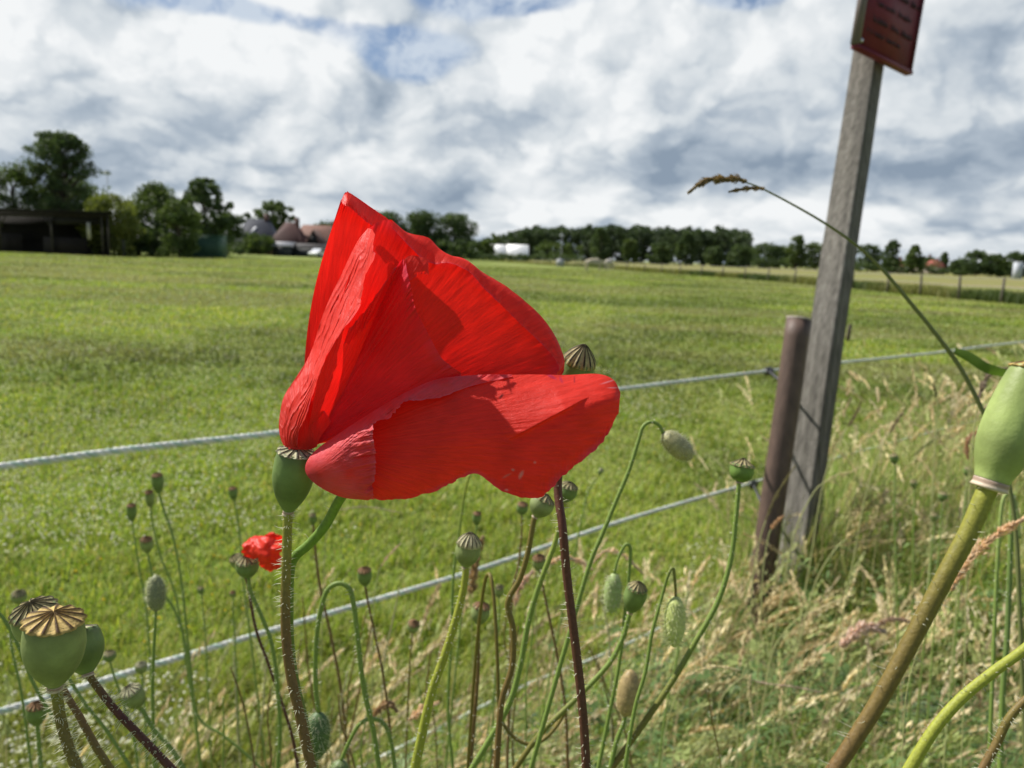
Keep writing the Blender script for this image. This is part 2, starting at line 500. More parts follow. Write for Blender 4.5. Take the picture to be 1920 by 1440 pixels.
def clover():
    """little white and yellow flower heads in drifts in the pasture"""
    for nm, N, colr, thr, seed, size, lab in (('clover_flowers', 40000, (.85, .84, .76), .48, 31, .0058, 'small white clover heads scattered in drifts through the pasture'),
                                              ('buttercups', 1700, (.80, .62, .02), .56, 47, .0050, 'tiny yellow buttercups scattered in the near pasture')):
        az = RNG.uniform(-44, 44, N)*math.pi/180
        r = 1.5*np.exp(RNG.uniform(0, 1, N)*math.log((26 if nm[0] == 'c' else 9)/1.5))
        x = r*np.sin(az); y = r*np.cos(az); s = (x-FP[0])*FN[0]+(y-FP[1])*FN[1]
        d = fbm(x*.8, y*.8, seed)
        k = (s < .1) & (d > thr-.06*RNG.uniform(0, 1, N)) & (x < .15*y+.5)
        x, y, r = x[k], y[k], r[k]; n = len(x)
        z = .07+.05*RNG.uniform(0, 1, n)
        R = size*RNG.uniform(.6, 1.25, n)
        o = np.array([[1, 0, 0], [-1, 0, 0], [0, 1, 0], [0, -1, 0], [0, 0, 1], [0, 0, -1]], float)
        V = (np.stack([x, y, z], 1)[:, None, :]+o[None]*R[:, None, None]).reshape(-1, 3)
        t = np.array([(0, 2, 4), (2, 1, 4), (1, 3, 4), (3, 0, 4), (2, 0, 5), (1, 2, 5), (3, 1, 5), (0, 3, 5)])
        F = (t[None]+(np.arange(n)*6)[:, None, None]).reshape(-1, 3)
        c = np.tile(np.array(colr), (len(V), 1))*np.repeat(RNG.uniform(.75, 1.1, n), 6)[:, None]
        tag(mesh_np(nm, V, [F], M_GRASS, c), lab, 'flowers', kind='stuff')


clover()


# ---------------------------------------------------------------- trees
def leafcloud(C, Rc, nl, ls, cols, rng, flat=.8):
    """leaf quads around clump centres C with radii Rc"""
    k = len(C); idx = np.repeat(np.arange(k), nl)
    d = rng.normal(size=(len(idx), 3)); d /= np.linalg.norm(d, axis=1)[:, None]
    rr = rng.uniform(0, 1, len(idx))**.45
    P = C[idx]+d*(Rc[idx]*rr)[:, None]*np.array([1, 1, flat])
    a = rng.normal(size=P.shape); a /= np.linalg.norm(a, axis=1)[:, None]
    b_ = np.cross(a, rng.normal(size=P.shape)); b_ /= np.linalg.norm(b_, axis=1)[:, None]+1e-9
    s = (ls*rng.uniform(.6, 1.3, len(idx)))[:, None]
    V = np.stack([P-a*s, P-b_*s*.55, P+a*s, P+b_*s*.55], 1).reshape(-1, 3)
    cc = np.array(cols[0])*(1-rng.uniform(0, 1, k))[:, None]
    t = rng.uniform(0, 1, k)[:, None]; cc = np.array(cols[0])*t+np.array(cols[1])*(1-t)
    c = np.repeat(cc[idx]*(1+rng.uniform(-.2, .2, (len(idx), 1))), 4, axis=0)
    f = np.arange(len(idx)*4).reshape(-1, 4)
    return V, f, c


DARK = ((.100, .145, .050), (.058, .092, .036))
MIDG = ((.120, .165, .045), (.070, .110, .034))
LITE = ((.230, .255, .060), (.140, .175, .045))


def tree(name, label, px, Y, top, wpx, cols=DARK, base=.12, ncl=60, nl=60, seed=1, shape='round', ls=None, trunk=True, group=None, sparse=0):
    rng = np.random.default_rng(seed*17+3)
    x = at(px, Y); H = zat(px, top, Y); Wd = wpx/FPX*Y; ls = ls or max(.16, Y*.0016)
    t = thing(name, label, 'tree' if 'bush' not in name and 'shrub' not in name else 'bush', (x, Y, 0), group)
    ncl = int(ncl*1.5); nl = int(nl*1.25); z0 = H*base; C = []; R = []
    while len(C) < ncl:
        h = rng.uniform(0, 1)
        if shape == 'round': w = max(math.sqrt(max(0, 1-(2*h-1)**2))**.7, .82*(h < .5))
        elif shape == 'cone': w = (1-h)**.8*.95+.08; w *= min(1, h*9+.4)
        elif shape == 'egg': w = math.sin(math.pi*min(1, (h*.85+.12))**.8)**.8
        else: w = (.75+.35*math.sin(h*7+seed))*min(1, h*4+.3)*math.sqrt(max(0, 1-h**3))
        a = rng.uniform(0, 2*math.pi); q = math.sqrt(rng.uniform(.15, 1))
        rc = min(H, Wd)*(.085 if sparse else .15)*rng.uniform(.7, 1.35)
        wob = 1+.16*math.sin(3*a+seed)+.1*math.sin(5*h*3+seed*2)
        C.append((x+math.cos(a)*q*w*max(.05, Wd/2-rc*.35)*wob, Y+math.sin(a)*q*w*Wd*.42*wob, z0+rc*.6+h*(H-z0-rc*1.4))); R.append(rc)
    C = np.array(C); R = np.array(R)
    V, f, c = leafcloud(C, R, nl, ls, cols, rng)
    o = mesh_np('crown', V, [f], M_LEAF, c, t, smooth=False)
    m_ = MB(); top_ = H*.8
    tr = max(.08, H*.022)
    m_.tube([(x, Y, -.1), (x+.02*H, Y, H*.3), (x-.01*H, Y, H*.6), (x, Y, top_)], [tr*1.25, tr, tr*.6, tr*.2], 7, (.07, .055, .04), sub=3)
    for k in range(0, len(C), 4 if not sparse else 2):
        c0 = C[k]; zs = max(H*.12, c0[2]-H*.22)
        m_.tube([(x, Y, zs), ((x+c0[0])/2, (Y+c0[1])/2, (zs+c0[2])/2+.02*H), tuple(c0)], [tr*.4, tr*.25, tr*.06], 4, (.06, .05, .04), caps=False)
    m_.build('trunk', M_BARK, t)
    return t


def backdrop():
    T = tree
    T('tree', 'tallest loose airy tree rising behind the dark shed', 120, 84, 243, 135, DARK, .02, 190, 60, 1, 'round', .15, sparse=1)
    T('tree', 'dense dark lower half of foliage tree behind the middle of the shed', 135, 90, 318, 130, DARK, .02, 80, 60, 61, 'round', .2)
    T('tree', 'dull green tree behind the shed at the left edge of the picture', 30, 82, 296, 110, MIDG, .02, 80, 50, 2, 'round', .17)
    T('tree', 'green tree cut by the left picture edge above the shed roof', -60, 84, 300, 120, MIDG, .02, 60, 50, 3, 'round', .17)
    T('bush', 'light yellow green bush right beside the shed end', 212, 76, 360, 100, LITE, .0, 90, 50, 4, 'round', .15)
    T('tree', 'rounded mid green tree between the light bush and the tall dark tree', 297, 84, 338, 135, MIDG, .0, 110, 55, 5, 'egg', .17)
    T('tree', 'pale stemmed shrub tree leaning over the green hut', 335, 78, 372, 80, MIDG, .0, 60, 50, 64, 'round', .16)
    T('tree', 'tall dark tree with a forked top behind the green hut', 385, 96, 332, 100, DARK, .04, 110, 50, 6, 'round', .2, sparse=1)
    T('bush', 'low dark bushes in front of the shed end and hut', 262, 80, 418, 95, DARK, .0, 50, 45, 65, 'round', .17)
    T('tree', 'small dark tree just left of the slate roofed house', 428, 110, 394, 60, DARK, .03, 50, 45, 7, 'round', .22)
    T('tree', 'rounded tree rising behind the two house roofs', 514, 165, 374, 95, MIDG, .05, 60, 50, 8, 'free', .3, sparse=1)
    T('tree', 'small dark tree peeping over the house roofs', 463, 170, 398, 34, DARK, .05, 26, 40, 9, 'round', .3)
    T('tree', 'dark tree behind the right house half hidden by the poppy', 612, 175, 412, 70, DARK, .05, 40, 45, 10, 'round', .32)
    T('bush', 'green garden bush in front of the slate roofed house', 486, 128, 436, 62, MIDG, .0, 45, 45, 11, 'round', .2)
    T('tree', 'dark tree directly behind the poppy top', 716, 150, 392, 120, DARK, .04, 90, 45, 12, 'round', .26)
    T('tree', 'broad dark tree right of the poppy top', 792, 150, 390, 110, DARK, .04, 90, 45, 13, 'free', .26)
    T('tree', 'dark round tree ending the clump right of the poppy', 850, 152, 396, 80, DARK, .04, 80, 45, 14, 'round', .26)
    T('bush', 'low dark thicket under the clump of trees right of the poppy', 800, 146, 442, 200, DARK, .0, 60, 45, 15, 'round', .3)
    T('bush', 'low dull green hedge left of the white roofs', 905, 205, 448, 60, MIDG, .0, 40, 40, 16, 'round', .34)
    T('tree', 'small yellowish tree standing over the white roofs', 925, 240, 436, 30, MIDG, .03, 30, 40, 17, 'round', .38)
    # wood: a mass
    rng = np.random.default_rng(99); Y = 330; C = []; R = []
    prof = np.array([(905, 450), (940, 438), (965, 430), (990, 424), (1100, 423), (1160, 424), (1215, 421), (1300, 426), (1370, 427), (1400, 435), (1412, 468)])
    for k in range(1300):
        px = rng.uniform(905, 1410); yy = Y+rng.uniform(-10, 30)
        tp = np.interp(px, prof[:, 0], prof[:, 1])+rng.uniform(-3, 4)+3*math.sin(px*.13)
        H = zat(px, tp, yy); h = rng.uniform(0, 1)**.6; rc = rng.uniform(1.3, 2.4)
        C.append((at(px, yy), yy, max(.6, h*(H-rc*.8)))); R.append(rc)
    V, f, c = leafcloud(np.array(C), np.array(R), 55, .6, ((.076, .110, .050), (.048, .076, .038)), rng)
    tag(mesh_np('woodland', V, [f], M_LEAF, c, smooth=False), 'long dark green wood closing off the fields behind the single trees', 'woodland', kind='stuff')
    lst = [(1040, 285, 449, 92, MIDG, 'round', 'broad bright green tree in front of the wood behind the thin mast'),
           (1125, 285, 424, 44, DARK, 'egg', 'tall narrow tree in front of the wood right of the thin mast'),
           (1180, 280, 447, 36, MIDG, 'round', 'small light green round tree in front of the dark wood'),
           (1240, 280, 452, 52, DARK, 'round', 'low round tree in front of the middle of the wood'),
           (1286, 285, 432, 42, DARK, 'egg', 'tall dark oval tree near the right end of the wood'),
           (1338, 278, 461, 36, DARK, 'round', 'smallest round tree at the foot of the wood'),
           (1385, 278, 456, 44, DARK, 'round', 'round tree under the right end of the wood'),
           (1432, 300, 452, 60, DARK, 'round', 'dark broad tree in the gap right of the wood'),
           (1462, 302, 455, 50, DARK, 'round', 'low dark tree left of the pointed tree'),
           (1491, 280, 437, 42, MIDG, 'egg', 'pointed tree left of the grey sign post'),
           (1528, 282, 453, 56, MIDG, 'round', 'rounded tree touching the left side of the grey sign post'),
           (1626, 282, 456, 56, DARK, 'round', 'round dark tree right beside the grey sign post'),
           (1671, 270, 447, 38, DARK, 'egg', 'tall oval tree second from the grey sign post'),
           (1712, 262, 457, 36, MIDG, 'egg', 'pointed oval tree left of the far red roofs'),
           (1742, 290, 482, 40, MIDG, 'round', 'low soft green tree between the far roofs'),
           (1797, 268, 485, 34, DARK, 'round', 'low bluish tree right of the small conifer'),
           (1830, 255, 467, 56, DARK, 'round', 'broad dark round tree right of the far roofs'),
           (1868, 255, 475, 48, MIDG, 'round', 'mid green tree between the two broad dark trees at the right'),
           (1905, 258, 470, 56, DARK, 'round', 'dark tree at the right edge beside the pale upright hut'),
           (1960, 258, 474, 60, DARK, 'round', 'tree cut off by the right picture edge')]
    for i, (px, Y_, tp, w, cl, shp, lab) in enumerate(lst):
        T('tree', lab, px, Y_, tp, w, cl, .02, 42, 45, 20+i, shp, .40)
    T('conifer', 'small spiky conifer beside the far red roof', 1768, 285, 472, 26, DARK, .05, 46, 30, 51, 'cone', .4)
    for i, (a, b_, Y_, tp, lab) in enumerate([(1415, 1600, 290, 480, 'low dark hedge under the trees left of the grey sign post'),
                                              (1600, 1760, 275, 490, 'low dark hedge under the trees right of the grey sign post'),
                                              (1745, 1990, 262, 503, 'low dark hedge under the far trees at the right edge'),
                                              (885, 1100, 200, 475, 'low dark hedge in front of the white roofs'),
                                              (560, 900, 158, 458, 'low dark hedge running behind the poppy'),
                                              (205, 450, 88, 448, 'dark undergrowth hedge behind the light bush')]):
        rng = np.random.default_rng(300+i); n = int((b_-a)/3)
        px = rng.uniform(a, b_, n); H = np.array([zat(p, tp, Y_) for p in px])
        rc = rng.uniform(.6, 1.0, n)*.55*H; C = np.stack([[at(p, Y_) for p in px], Y_+rng.uniform(-1, 1, n), rng.uniform(.3, .75, n)*H], 1)
        V, f, c = leafcloud(C, rc, 40, .0013*Y_, DARK, rng)
        tag(mesh_np('hedge', V, [f], M_LEAF, c, smooth=False), lab, 'hedge')


backdrop()


def house(name, label, px0, px1, Y, ridge, eave, dep, wallc, roofc, hip=0.0, cat='house', skylight=None, windows=(), gable_front=False):
    x0, x1 = at(px0, Y), at(px1, Y); xm = (px0+px1)/2
    zr, ze = zat(xm, ridge, Y), zat(xm, eave, Y)
    t = thing(name, label, cat, ((x0+x1)/2, Y+dep/2, 0))
    m_ = MB(); m_.box((x0+.2, Y+.3, -.1), (x1-.2, Y+dep-.3, ze), wallc); m_.build('wall', M_PAINT, t, False)
    m_ = MB(); th = .18
    if gable_front:
        xc = (x0+x1)/2
        P = [(x0, Y, ze), (xc, Y, zr), (x1, Y, ze), (x0, Y+dep, ze), (xc, Y+dep, zr), (x1, Y+dep, ze)]
        V = P+[(p[0], p[1], p[2]-th) for p in P]
        m_.add(V, f4=[(0, 1, 4, 3), (1, 2, 5, 4), (6, 9, 10, 7), (7, 10, 11, 8), (0, 6, 7, 1), (1, 7, 8, 2), (0, 3, 9, 6), (2, 8, 11, 5), (3, 4, 10, 9), (4, 5, 11, 10)], c=roofc)
        g = MB(); g.add([(x0+.3, Y+.32, ze-.1), (xc, Y+.32, zr-.3), (x1-.3, Y+.32, ze-.1), (x0+.3, Y+.6, ze-.1), (xc, Y+.6, zr-.3), (x1-.3, Y+.6, ze-.1)], f3=[(0, 2, 1), (3, 4, 5)], f4=[(0, 1, 4, 3), (1, 2, 5, 4), (0, 3, 5, 2)], c=wallc)
        g.build('gable', M_PAINT, t, False)
    else:
        h = (x1-x0)*hip
        P = [(x0, Y, ze), (x1, Y, ze), (x1-h, Y+dep/2, zr), (x0+h, Y+dep/2, zr), (x0, Y+dep, ze), (x1, Y+dep, ze)]
        V = P+[(p[0], p[1], p[2]-th) for p in P]
        m_.add(V, f4=[(0, 1, 2, 3), (3, 2, 5, 4), (6, 9, 8, 7), (9, 10, 11, 8), (0, 6, 7, 1), (4, 5, 11, 10)], f3=[(0, 3, 4), (1, 5, 2), (6, 10, 9), (7, 8, 11)], c=roofc)
    ro = m_.build('roof', M_ROOF, t, False)
    if cat in ('house', 'barn'):
        ch = MB(); xc_ = x0+(x1-x0)*.72; ch.box((xc_-.35, Y+dep/2-.35, zr-.9), (xc_+.35, Y+dep/2+.35, zr+.9), (.12, .06, .05)); ch.build('chimney', M_PAINT, ro, False)
    for (a, b_, c_, d_) in windows:
        w = MB(); w.box((at(a, Y), Y+.26, zat(a, d_, Y)), (at(b_, Y), Y+.34, zat(a, c_, Y)), (.03, .035, .04)); w.build('window', M_PAINT, t, False)
    if skylight:
        a, b_, c_, d_ = skylight
        za, zb = zat(a, c_, Y), zat(a, d_, Y)
        ya = Y+(za-ze)/(zr-ze)*dep/2; yb = Y+(zb-ze)/(zr-ze)*dep/2
        w = MB(); xa, xb = at(a, Y), at(b_, Y)
        w.add([(xa, yb-.1, zb+.06), (xb-.5, yb-.1, zb+.06), (xb, ya-.1, za+.06), (xa+.5, ya-.1, za+.06), (xa, yb, zb-.06), (xb-.5, yb, zb-.06), (xb, ya, za-.06), (xa+.5, ya, za-.06)],
              f4=[(0, 1, 2, 3), (7, 6, 5, 4), (0, 4, 5, 1), (1, 5, 6, 2), (2, 6, 7, 3), (3, 7, 4, 0)], c=(.42, .43, .46)); w.build('skylight', M_PAINT, ro, False)
    return t


def buildings():
    house('house', 'dark blue grey slate roofed house behind the green garden bush', 434, 506, 140, 408, 455, 9, (.07, .06, .06), (.022, .027, .042), .22, skylight=(463, 474, 424, 436), windows=((452, 458, 458, 466),))
    house('house', 'dark red brown roofed farmhouse left of the poppy', 503, 558, 138, 415, 455, 10, (.06, .035, .032), (.060, .024, .020), .30, windows=((516, 522, 458, 464), (530, 536, 458, 464)))
    house('barn', 'terracotta roofed barn with a dark gable opening left of the poppy', 540, 640, 140, 420, 458, 12, (.07, .04, .035), (.17, .085, .062), .12, cat='barn')
    house('garage', 'dark gabled outbuilding in front of the terracotta barn', 572, 602, 132, 430, 458, 5, (.015, .015, .018), (.10, .06, .05), gable_front=True, cat='outbuilding')
    house('outbuilding', 'low blue grey outbuilding with a pale roof edge below the red roof', 508, 546, 128, 453, 460, 4, (.04, .045, .055), (.36, .36, .38), cat='outbuilding')
    house('outbuilding', 'long low grey outbuilding behind the parked white car', 544, 640, 129, 457, 464, 5, (.035, .04, .046), (.06, .055, .055), cat='outbuilding')
    house('greenhouse', 'smaller white roofed greenhouse on the left of the pair', 919, 949, 215, 458, 474, 8, (.30, .34, .33), (.88, .88, .86), .0, cat='greenhouse')
    house('greenhouse', 'larger white roofed greenhouse on the right of the pair', 949.5, 991, 214, 458, 477, 9, (.45, .48, .47), (.88, .88, .86), .0, cat='greenhouse')
    house('house', 'far small house with an orange roof between the oval trees', 1682, 1702, 280, 486, 499, 8, (.30, .26, .22), (.35, .15, .08), .1, windows=((1688, 1691, 501, 505),))
    house('house', 'far house with a long grey green roof left of the conifer', 1722, 1764, 290, 481, 494, 9, (.35, .30, .26), (.12, .12, .10), .1, windows=((1735, 1738, 497, 501),))
    house('house', 'far house with a red roof beside the small conifer', 1752, 1773, 280, 488, 500, 8, (.45, .38, .34), (.28, .08, .06), .05, windows=((1760, 1763, 502, 506),))
    # green field hut
    Y = 84; x0, x1 = at(338, Y), at(410, Y); h = zat(375, 441, Y)
    t = thing('hut', 'plain dull green field hut beneath the tall dark tree', 'hut', ((x0+x1)/2, Y, 0))
    m_ = MB(); m_.box((x0, Y, -.1), (x1, Y+2.4, h), (.045, .10, .065))
    for k in range(12):
        xx = x0+(x1-x0)*(k+.5)/12; m_.box((xx-.03, Y-.03, 0), (xx+.03, Y-.003, h-.05), (.05, .11, .07))
    m_.build('wall', M_PAINT, t, False)
    m_ = MB(); m_.box((x0-.1, Y-.15, h+.003), (x1+.1, Y+2.55, h+.09), (.05, .10, .07)); m_.build('roof', M_PAINT, t, False)
    m_ = MB(); m_.box((x0+1.0, Y-.075, 0.05), (x0+1.9, Y-.035, 1.7), (.035, .08, .055)); m_.build('door', M_PAINT, t, False)
    # pale hut right edge
    Y = 200; x0, x1 = at(1905, Y), at(1917, Y); h = zat(1911, 491, Y)
    t = thing('hut', 'narrow pale grey upright hut at the right edge before the dark trees', 'hut', ((x0+x1)/2, Y, 0))
    m_ = MB(); m_.box((x0, Y, -.1), (x1, Y+1.6, h), (.42, .45, .50)); m_.build('wall', M_PAINT, t, False)
    m_ = MB(); m_.box((x0-.1, Y-.1, h+.003), (x1+.1, Y+1.7, h+.12), (.3, .32, .36)); m_.build('roof', M_PAINT, t, False)
    # open shed on the left
    A = gp(206, 480.5); B = gp(0, 471.5); A[2] = B[2] = 0
    L = np.linalg.norm(A-B); ux = (A-B)/L; uy = np.array([A[0], A[1], 0])/math.hypot(A[0], A[1])
    uy = uy-ux*.10; uy /= np.linalg.norm(uy)
    M = np.eye(4); M[:3, 0] = ux; M[:3, 1] = uy; M[:3, 2] = (0, 0, 1); M[:3, 3] = A      # local x=0 right end, negative to the left
    Hs = 4.05
    X = lambda px: -(206-px)/206*L
    t = thing('open_shed', 'dark open fronted timber field shed at the left edge', 'shed', A)
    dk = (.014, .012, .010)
    for px, zt in ((3, 3.55), (103, 3.5), (195, 3.45), (206, 3.45), (-95, 3.6)):
        m_ = MB(); m_.box((X(px)-.13, 0, -.1), (X(px)+.13, .26, zt), (.045, .040, .032), M); m_.build('post', M_WOODDK, t, False)
    for px, s in ((3, 1), (103, -1), (-95, 1)):
        m_ = MB(); a = M[:3, 3]+ux*X(px)+uy*.13
        m_.tube([a+np.array([0, 0, 2.5]), a+ux*s*1.05+np.array([0, 0, 3.5])], .085, 4, (.06, .055, .045)); m_.build('brace', M_WOODDK, t, False)
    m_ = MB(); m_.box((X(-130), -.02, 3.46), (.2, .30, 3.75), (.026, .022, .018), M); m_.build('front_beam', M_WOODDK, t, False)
    m_ = MB(); V = []
    for (yy, zz) in ((-.5, 3.80), (5.2, 3.55)):
        for xx in (X(-140), .45):
            for dz in (0, .14): V.append(M[:3, 3]+ux*xx+uy*yy+np.array([0, 0, zz+dz+(.30 if xx < -1 else 0)]))
    m_.add(V, f4=[(1, 3, 7, 5), (0, 4, 6, 2), (0, 2, 3, 1), (4, 5, 7, 6), (0, 1, 5, 4), (2, 6, 7, 3)], c=(.026, .024, .022)); m_.build('roof', M_WOODDK, t, False)
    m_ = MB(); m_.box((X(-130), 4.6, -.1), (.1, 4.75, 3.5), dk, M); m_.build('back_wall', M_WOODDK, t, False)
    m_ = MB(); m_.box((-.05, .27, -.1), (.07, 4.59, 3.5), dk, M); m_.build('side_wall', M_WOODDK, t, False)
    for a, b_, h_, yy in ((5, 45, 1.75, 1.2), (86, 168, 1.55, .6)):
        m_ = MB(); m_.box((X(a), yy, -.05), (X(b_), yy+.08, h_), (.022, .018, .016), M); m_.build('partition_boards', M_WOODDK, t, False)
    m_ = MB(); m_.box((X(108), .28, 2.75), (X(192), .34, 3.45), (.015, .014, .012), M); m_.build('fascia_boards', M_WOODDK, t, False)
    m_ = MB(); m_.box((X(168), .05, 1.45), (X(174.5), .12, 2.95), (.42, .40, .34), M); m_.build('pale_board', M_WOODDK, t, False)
    m_ = MB(); q = gp(232, 480); m_.box((q[0]-.12, q[1]-.12, -.1), (q[0]+.12, q[1]+.12, 1.5), (.10, .10, .085))
    m_.box((q[0]-.14, q[1]-.14, 1.503), (q[0]+.14, q[1]+.14, 1.54), (.09, .09, .08))
    tag(m_.build('gate_post', M_WOODDK, None, False), 'short grey wooden post standing just right of the dark shed', 'post')
    # floodlight mast, thin mast
    for px, Y_, tp, lab, hw in ((207, 190, 325, 'tall floodlight mast rising above the light green bush', .9), (1052, 210, 442, 'thin lamp mast in front of the wood right of the greenhouses', .55)):
        x = at(px, Y_); h = zat(px, tp, Y_); t = thing('lamp_mast', lab, 'mast', (x, Y_, 0))
        m_ = MB(); m_.tube([(x, Y_, -.1), (x, Y_, h)], [.16, .09], 8, (.30, .32, .35)); m_.build('pole', M_PAINT, t)
        m_ = MB(); m_.box((x-hw, Y_-.2, h-.35), (x+hw, Y_+.2, h+.25), (.35, .38, .42)); m_.box((x-hw*.6, Y_-.25, h+.26), (x+hw*.6, Y_+.15, h+.6), (.35, .38, .42)); m_.build('lamp_head', M_PAINT, t, False)
    # white tank near the far fence
    g = gp(1050, 499.5); x, Y_ = g[0], g[1]
    t = thing('water_tank', 'small white water tank standing by the far fence', 'tank', (x, Y_, 0))
    m_ = MB(); m_.box((x-.55, Y_-.5, .12), (x+.55, Y_+.5, 1.08), (.42, .42, .45)); m_.tube([(x, Y_, 1.08), (x, Y_, 1.2)], .22, 10, (.5, .5, .52)); m_.build('tank', M_PAINT, t, False)
    m_ = MB(); m_.box((x-.6, Y_-.55, 0), (x+.6, Y_+.55, .117), (.2, .18, .15)); m_.build('pallet', M_WOODDK, t, False)
    # stake in the pasture
    g = gp(1588, 640); m_ = MB(); m_.tube([(g[0], g[1], -.05), (g[0]+.02, g[1], .16), (g[0]+.03, g[1], .30)], [.035, .032, .028], 7, (.08, .065, .05))
    tag(m_.build('stake', M_WOODDK), 'short dark wooden stake in the pasture just right of the sign post', 'stake')
    # parked car
    Y_ = 122; x = at(600, Y_); t = thing('parked_car', 'small white car parked in front of the low outbuildings', 'car', (x, Y_, 0)); t.rotation_euler.z = 1.15
    prof = [(-1.9, .35), (-1.95, .75), (-1.2, .92), (-.7, 1.38), (.7, 1.42), (1.4, .95), (1.95, .8), (1.95, .35)]
    m_ = MB(); n = len(prof); V = [(x+a, Y_-.8, b_) for a, b_ in prof]+[(x+a, Y_+.8, b_) for a, b_ in prof]
    m_.add(V, f4=[(i, (i+1) % n, (i+1) % n+n, i+n) for i in range(n)], c=(.75, .76, .78))
    m_.add(V, f3=[(0, i+1, i) for i in range(1, n-1)]+[(n, n+i, n+i+1) for i in range(1, n-1)], c=(.75, .76, .78)); m_.build('body', M_CAR, t, False)
    m_ = MB(); m_.add([(x-1.05, Y_-.812, .95), (x-.66, Y_-.812, 1.32), (x+.66, Y_-.812, 1.36), (x+1.15, Y_-.812, .97), (x-1.05, Y_-.802, .95), (x-.66, Y_-.802, 1.32), (x+.66, Y_-.802, 1.36), (x+1.15, Y_-.802, .97)], f4=[(0, 1, 2, 3), (4, 7, 6, 5), (0, 4, 5, 1), (1, 5, 6, 2), (2, 6, 7, 3), (3, 7, 4, 0)], c=(.02, .022, .025)); m_.build('side_window', M_CAR, t, False)
    for dx in (-1.2, 1.25):
        for dy in (-.72, .72):
            m_ = MB(); m_.tube([(x+dx, Y_+dy-.1, .32), (x+dx, Y_+dy+.1, .32)], .32, 14, (.02, .02, .02)); m_.build('wheel', M_BLACK, t)
    # far fence posts
    L_ = [(1003, 495.5), (1090, 500.5), (1132, 503.5), (1175, 507), (1208, 509.5), (1240, 512), (1275, 514.5), (1315, 517.5), (1355, 520), (1397, 523.5), (1440, 527), (1490, 531), (1540, 536), (1597, 541.5), (1663, 548), (1725, 554), (1797, 561), (1877, 568), (1968, 577)]
    pts = []
    p0 = None
    for i, (px, py) in enumerate(L_):
        g = gp(px, py); h = 1.08+.06*math.sin(i*2.3); r_ = .05*max(1, g[1]/60)
        if p0 is None:
            m_ = MB(); m_.tube([(0, 0, -.1), (0.01, 0, h*.5), (0.03, 0, h)], [.065, .06, .055], 7, (.14, .125, .10))
            p0 = m_.build('fence_post', M_WOODDK); o = p0
        else:
            o = p0.copy(); COL.objects.link(o)
        o.location = (g[0], g[1], 0); o.rotation_euler = (0, .04*math.sin(i*1.7), i)
        ords = ['first', 'second', 'third', 'fourth', 'fifth', 'sixth', 'seventh', 'eighth', 'ninth', 'tenth', 'eleventh', 'twelfth', 'thirteenth', 'fourteenth']
        wh = 'left' if i <= 12 else 'right'; od = ords[12-i] if i <= 12 else ords[i-13]
        tag(o, 'weathered far fence post, %s to the %s of the tall grey sign post' % (od, wh), 'fence post', 'posts of the long far fence')
        pts.append((g[0], g[1], h))
    for k, f_ in enumerate((.92, .6)):
        m_ = MB(); m_.tube([(p[0], p[1]-.06, p[2]*f_) for p in pts], .012, 4, (.30, .30, .28), caps=False, sub=1)
        tag(m_.build('fence_wire', M_PAINT), ('upper' if k == 0 else 'lower')+' thin wire strung along the far fence posts', 'wire')
    # rough grass along the far fence
    n = 16000; P = np.array([gp(*p) for p in [(880, 487)]+L_]); u = RNG.uniform(0, 1, n)**.8*(len(P)-1)
    i = np.minimum(u.astype(int), len(P)-2); q = P[i]+(P[i+1]-P[i])*(u-i)[:, None]; d = np.hypot(q[:, 0], q[:, 1])
    off = RNG.uniform(0, 1, n)*(1.5+2.2*vn(u*1.3, u*0, 4)); q[:, 0] += off; q[:, 1] += off*.8; q[:, 2] = 0
    H = RNG.uniform(.25, .6, n)
    mixc = sst(vn(u*1.1, u*0+3, 8), .35, .65)[:, None]
    cc = pal(n, [(.25, .24, .09), (.20, .21, .06)], [1, 1])*(1-mixc)+pal(n, [(.085, .12, .035)], [1])*mixc
    V, f4, f3, c = blades(q, H, .02*np.maximum(1, d/18), RNG.uniform(0, 6.28, n), RNG.uniform(.05, .4, n), cc)
    tag(mesh_np('tall_grass', V, [f3, f4], M_GRASS, c, smooth=False), 'rough yellowish uncut grass along the far fence line', 'grass', kind='stuff')


M_CAR = mat_col('car_paint', .12, spec=.6, coat=1.0)
buildings()


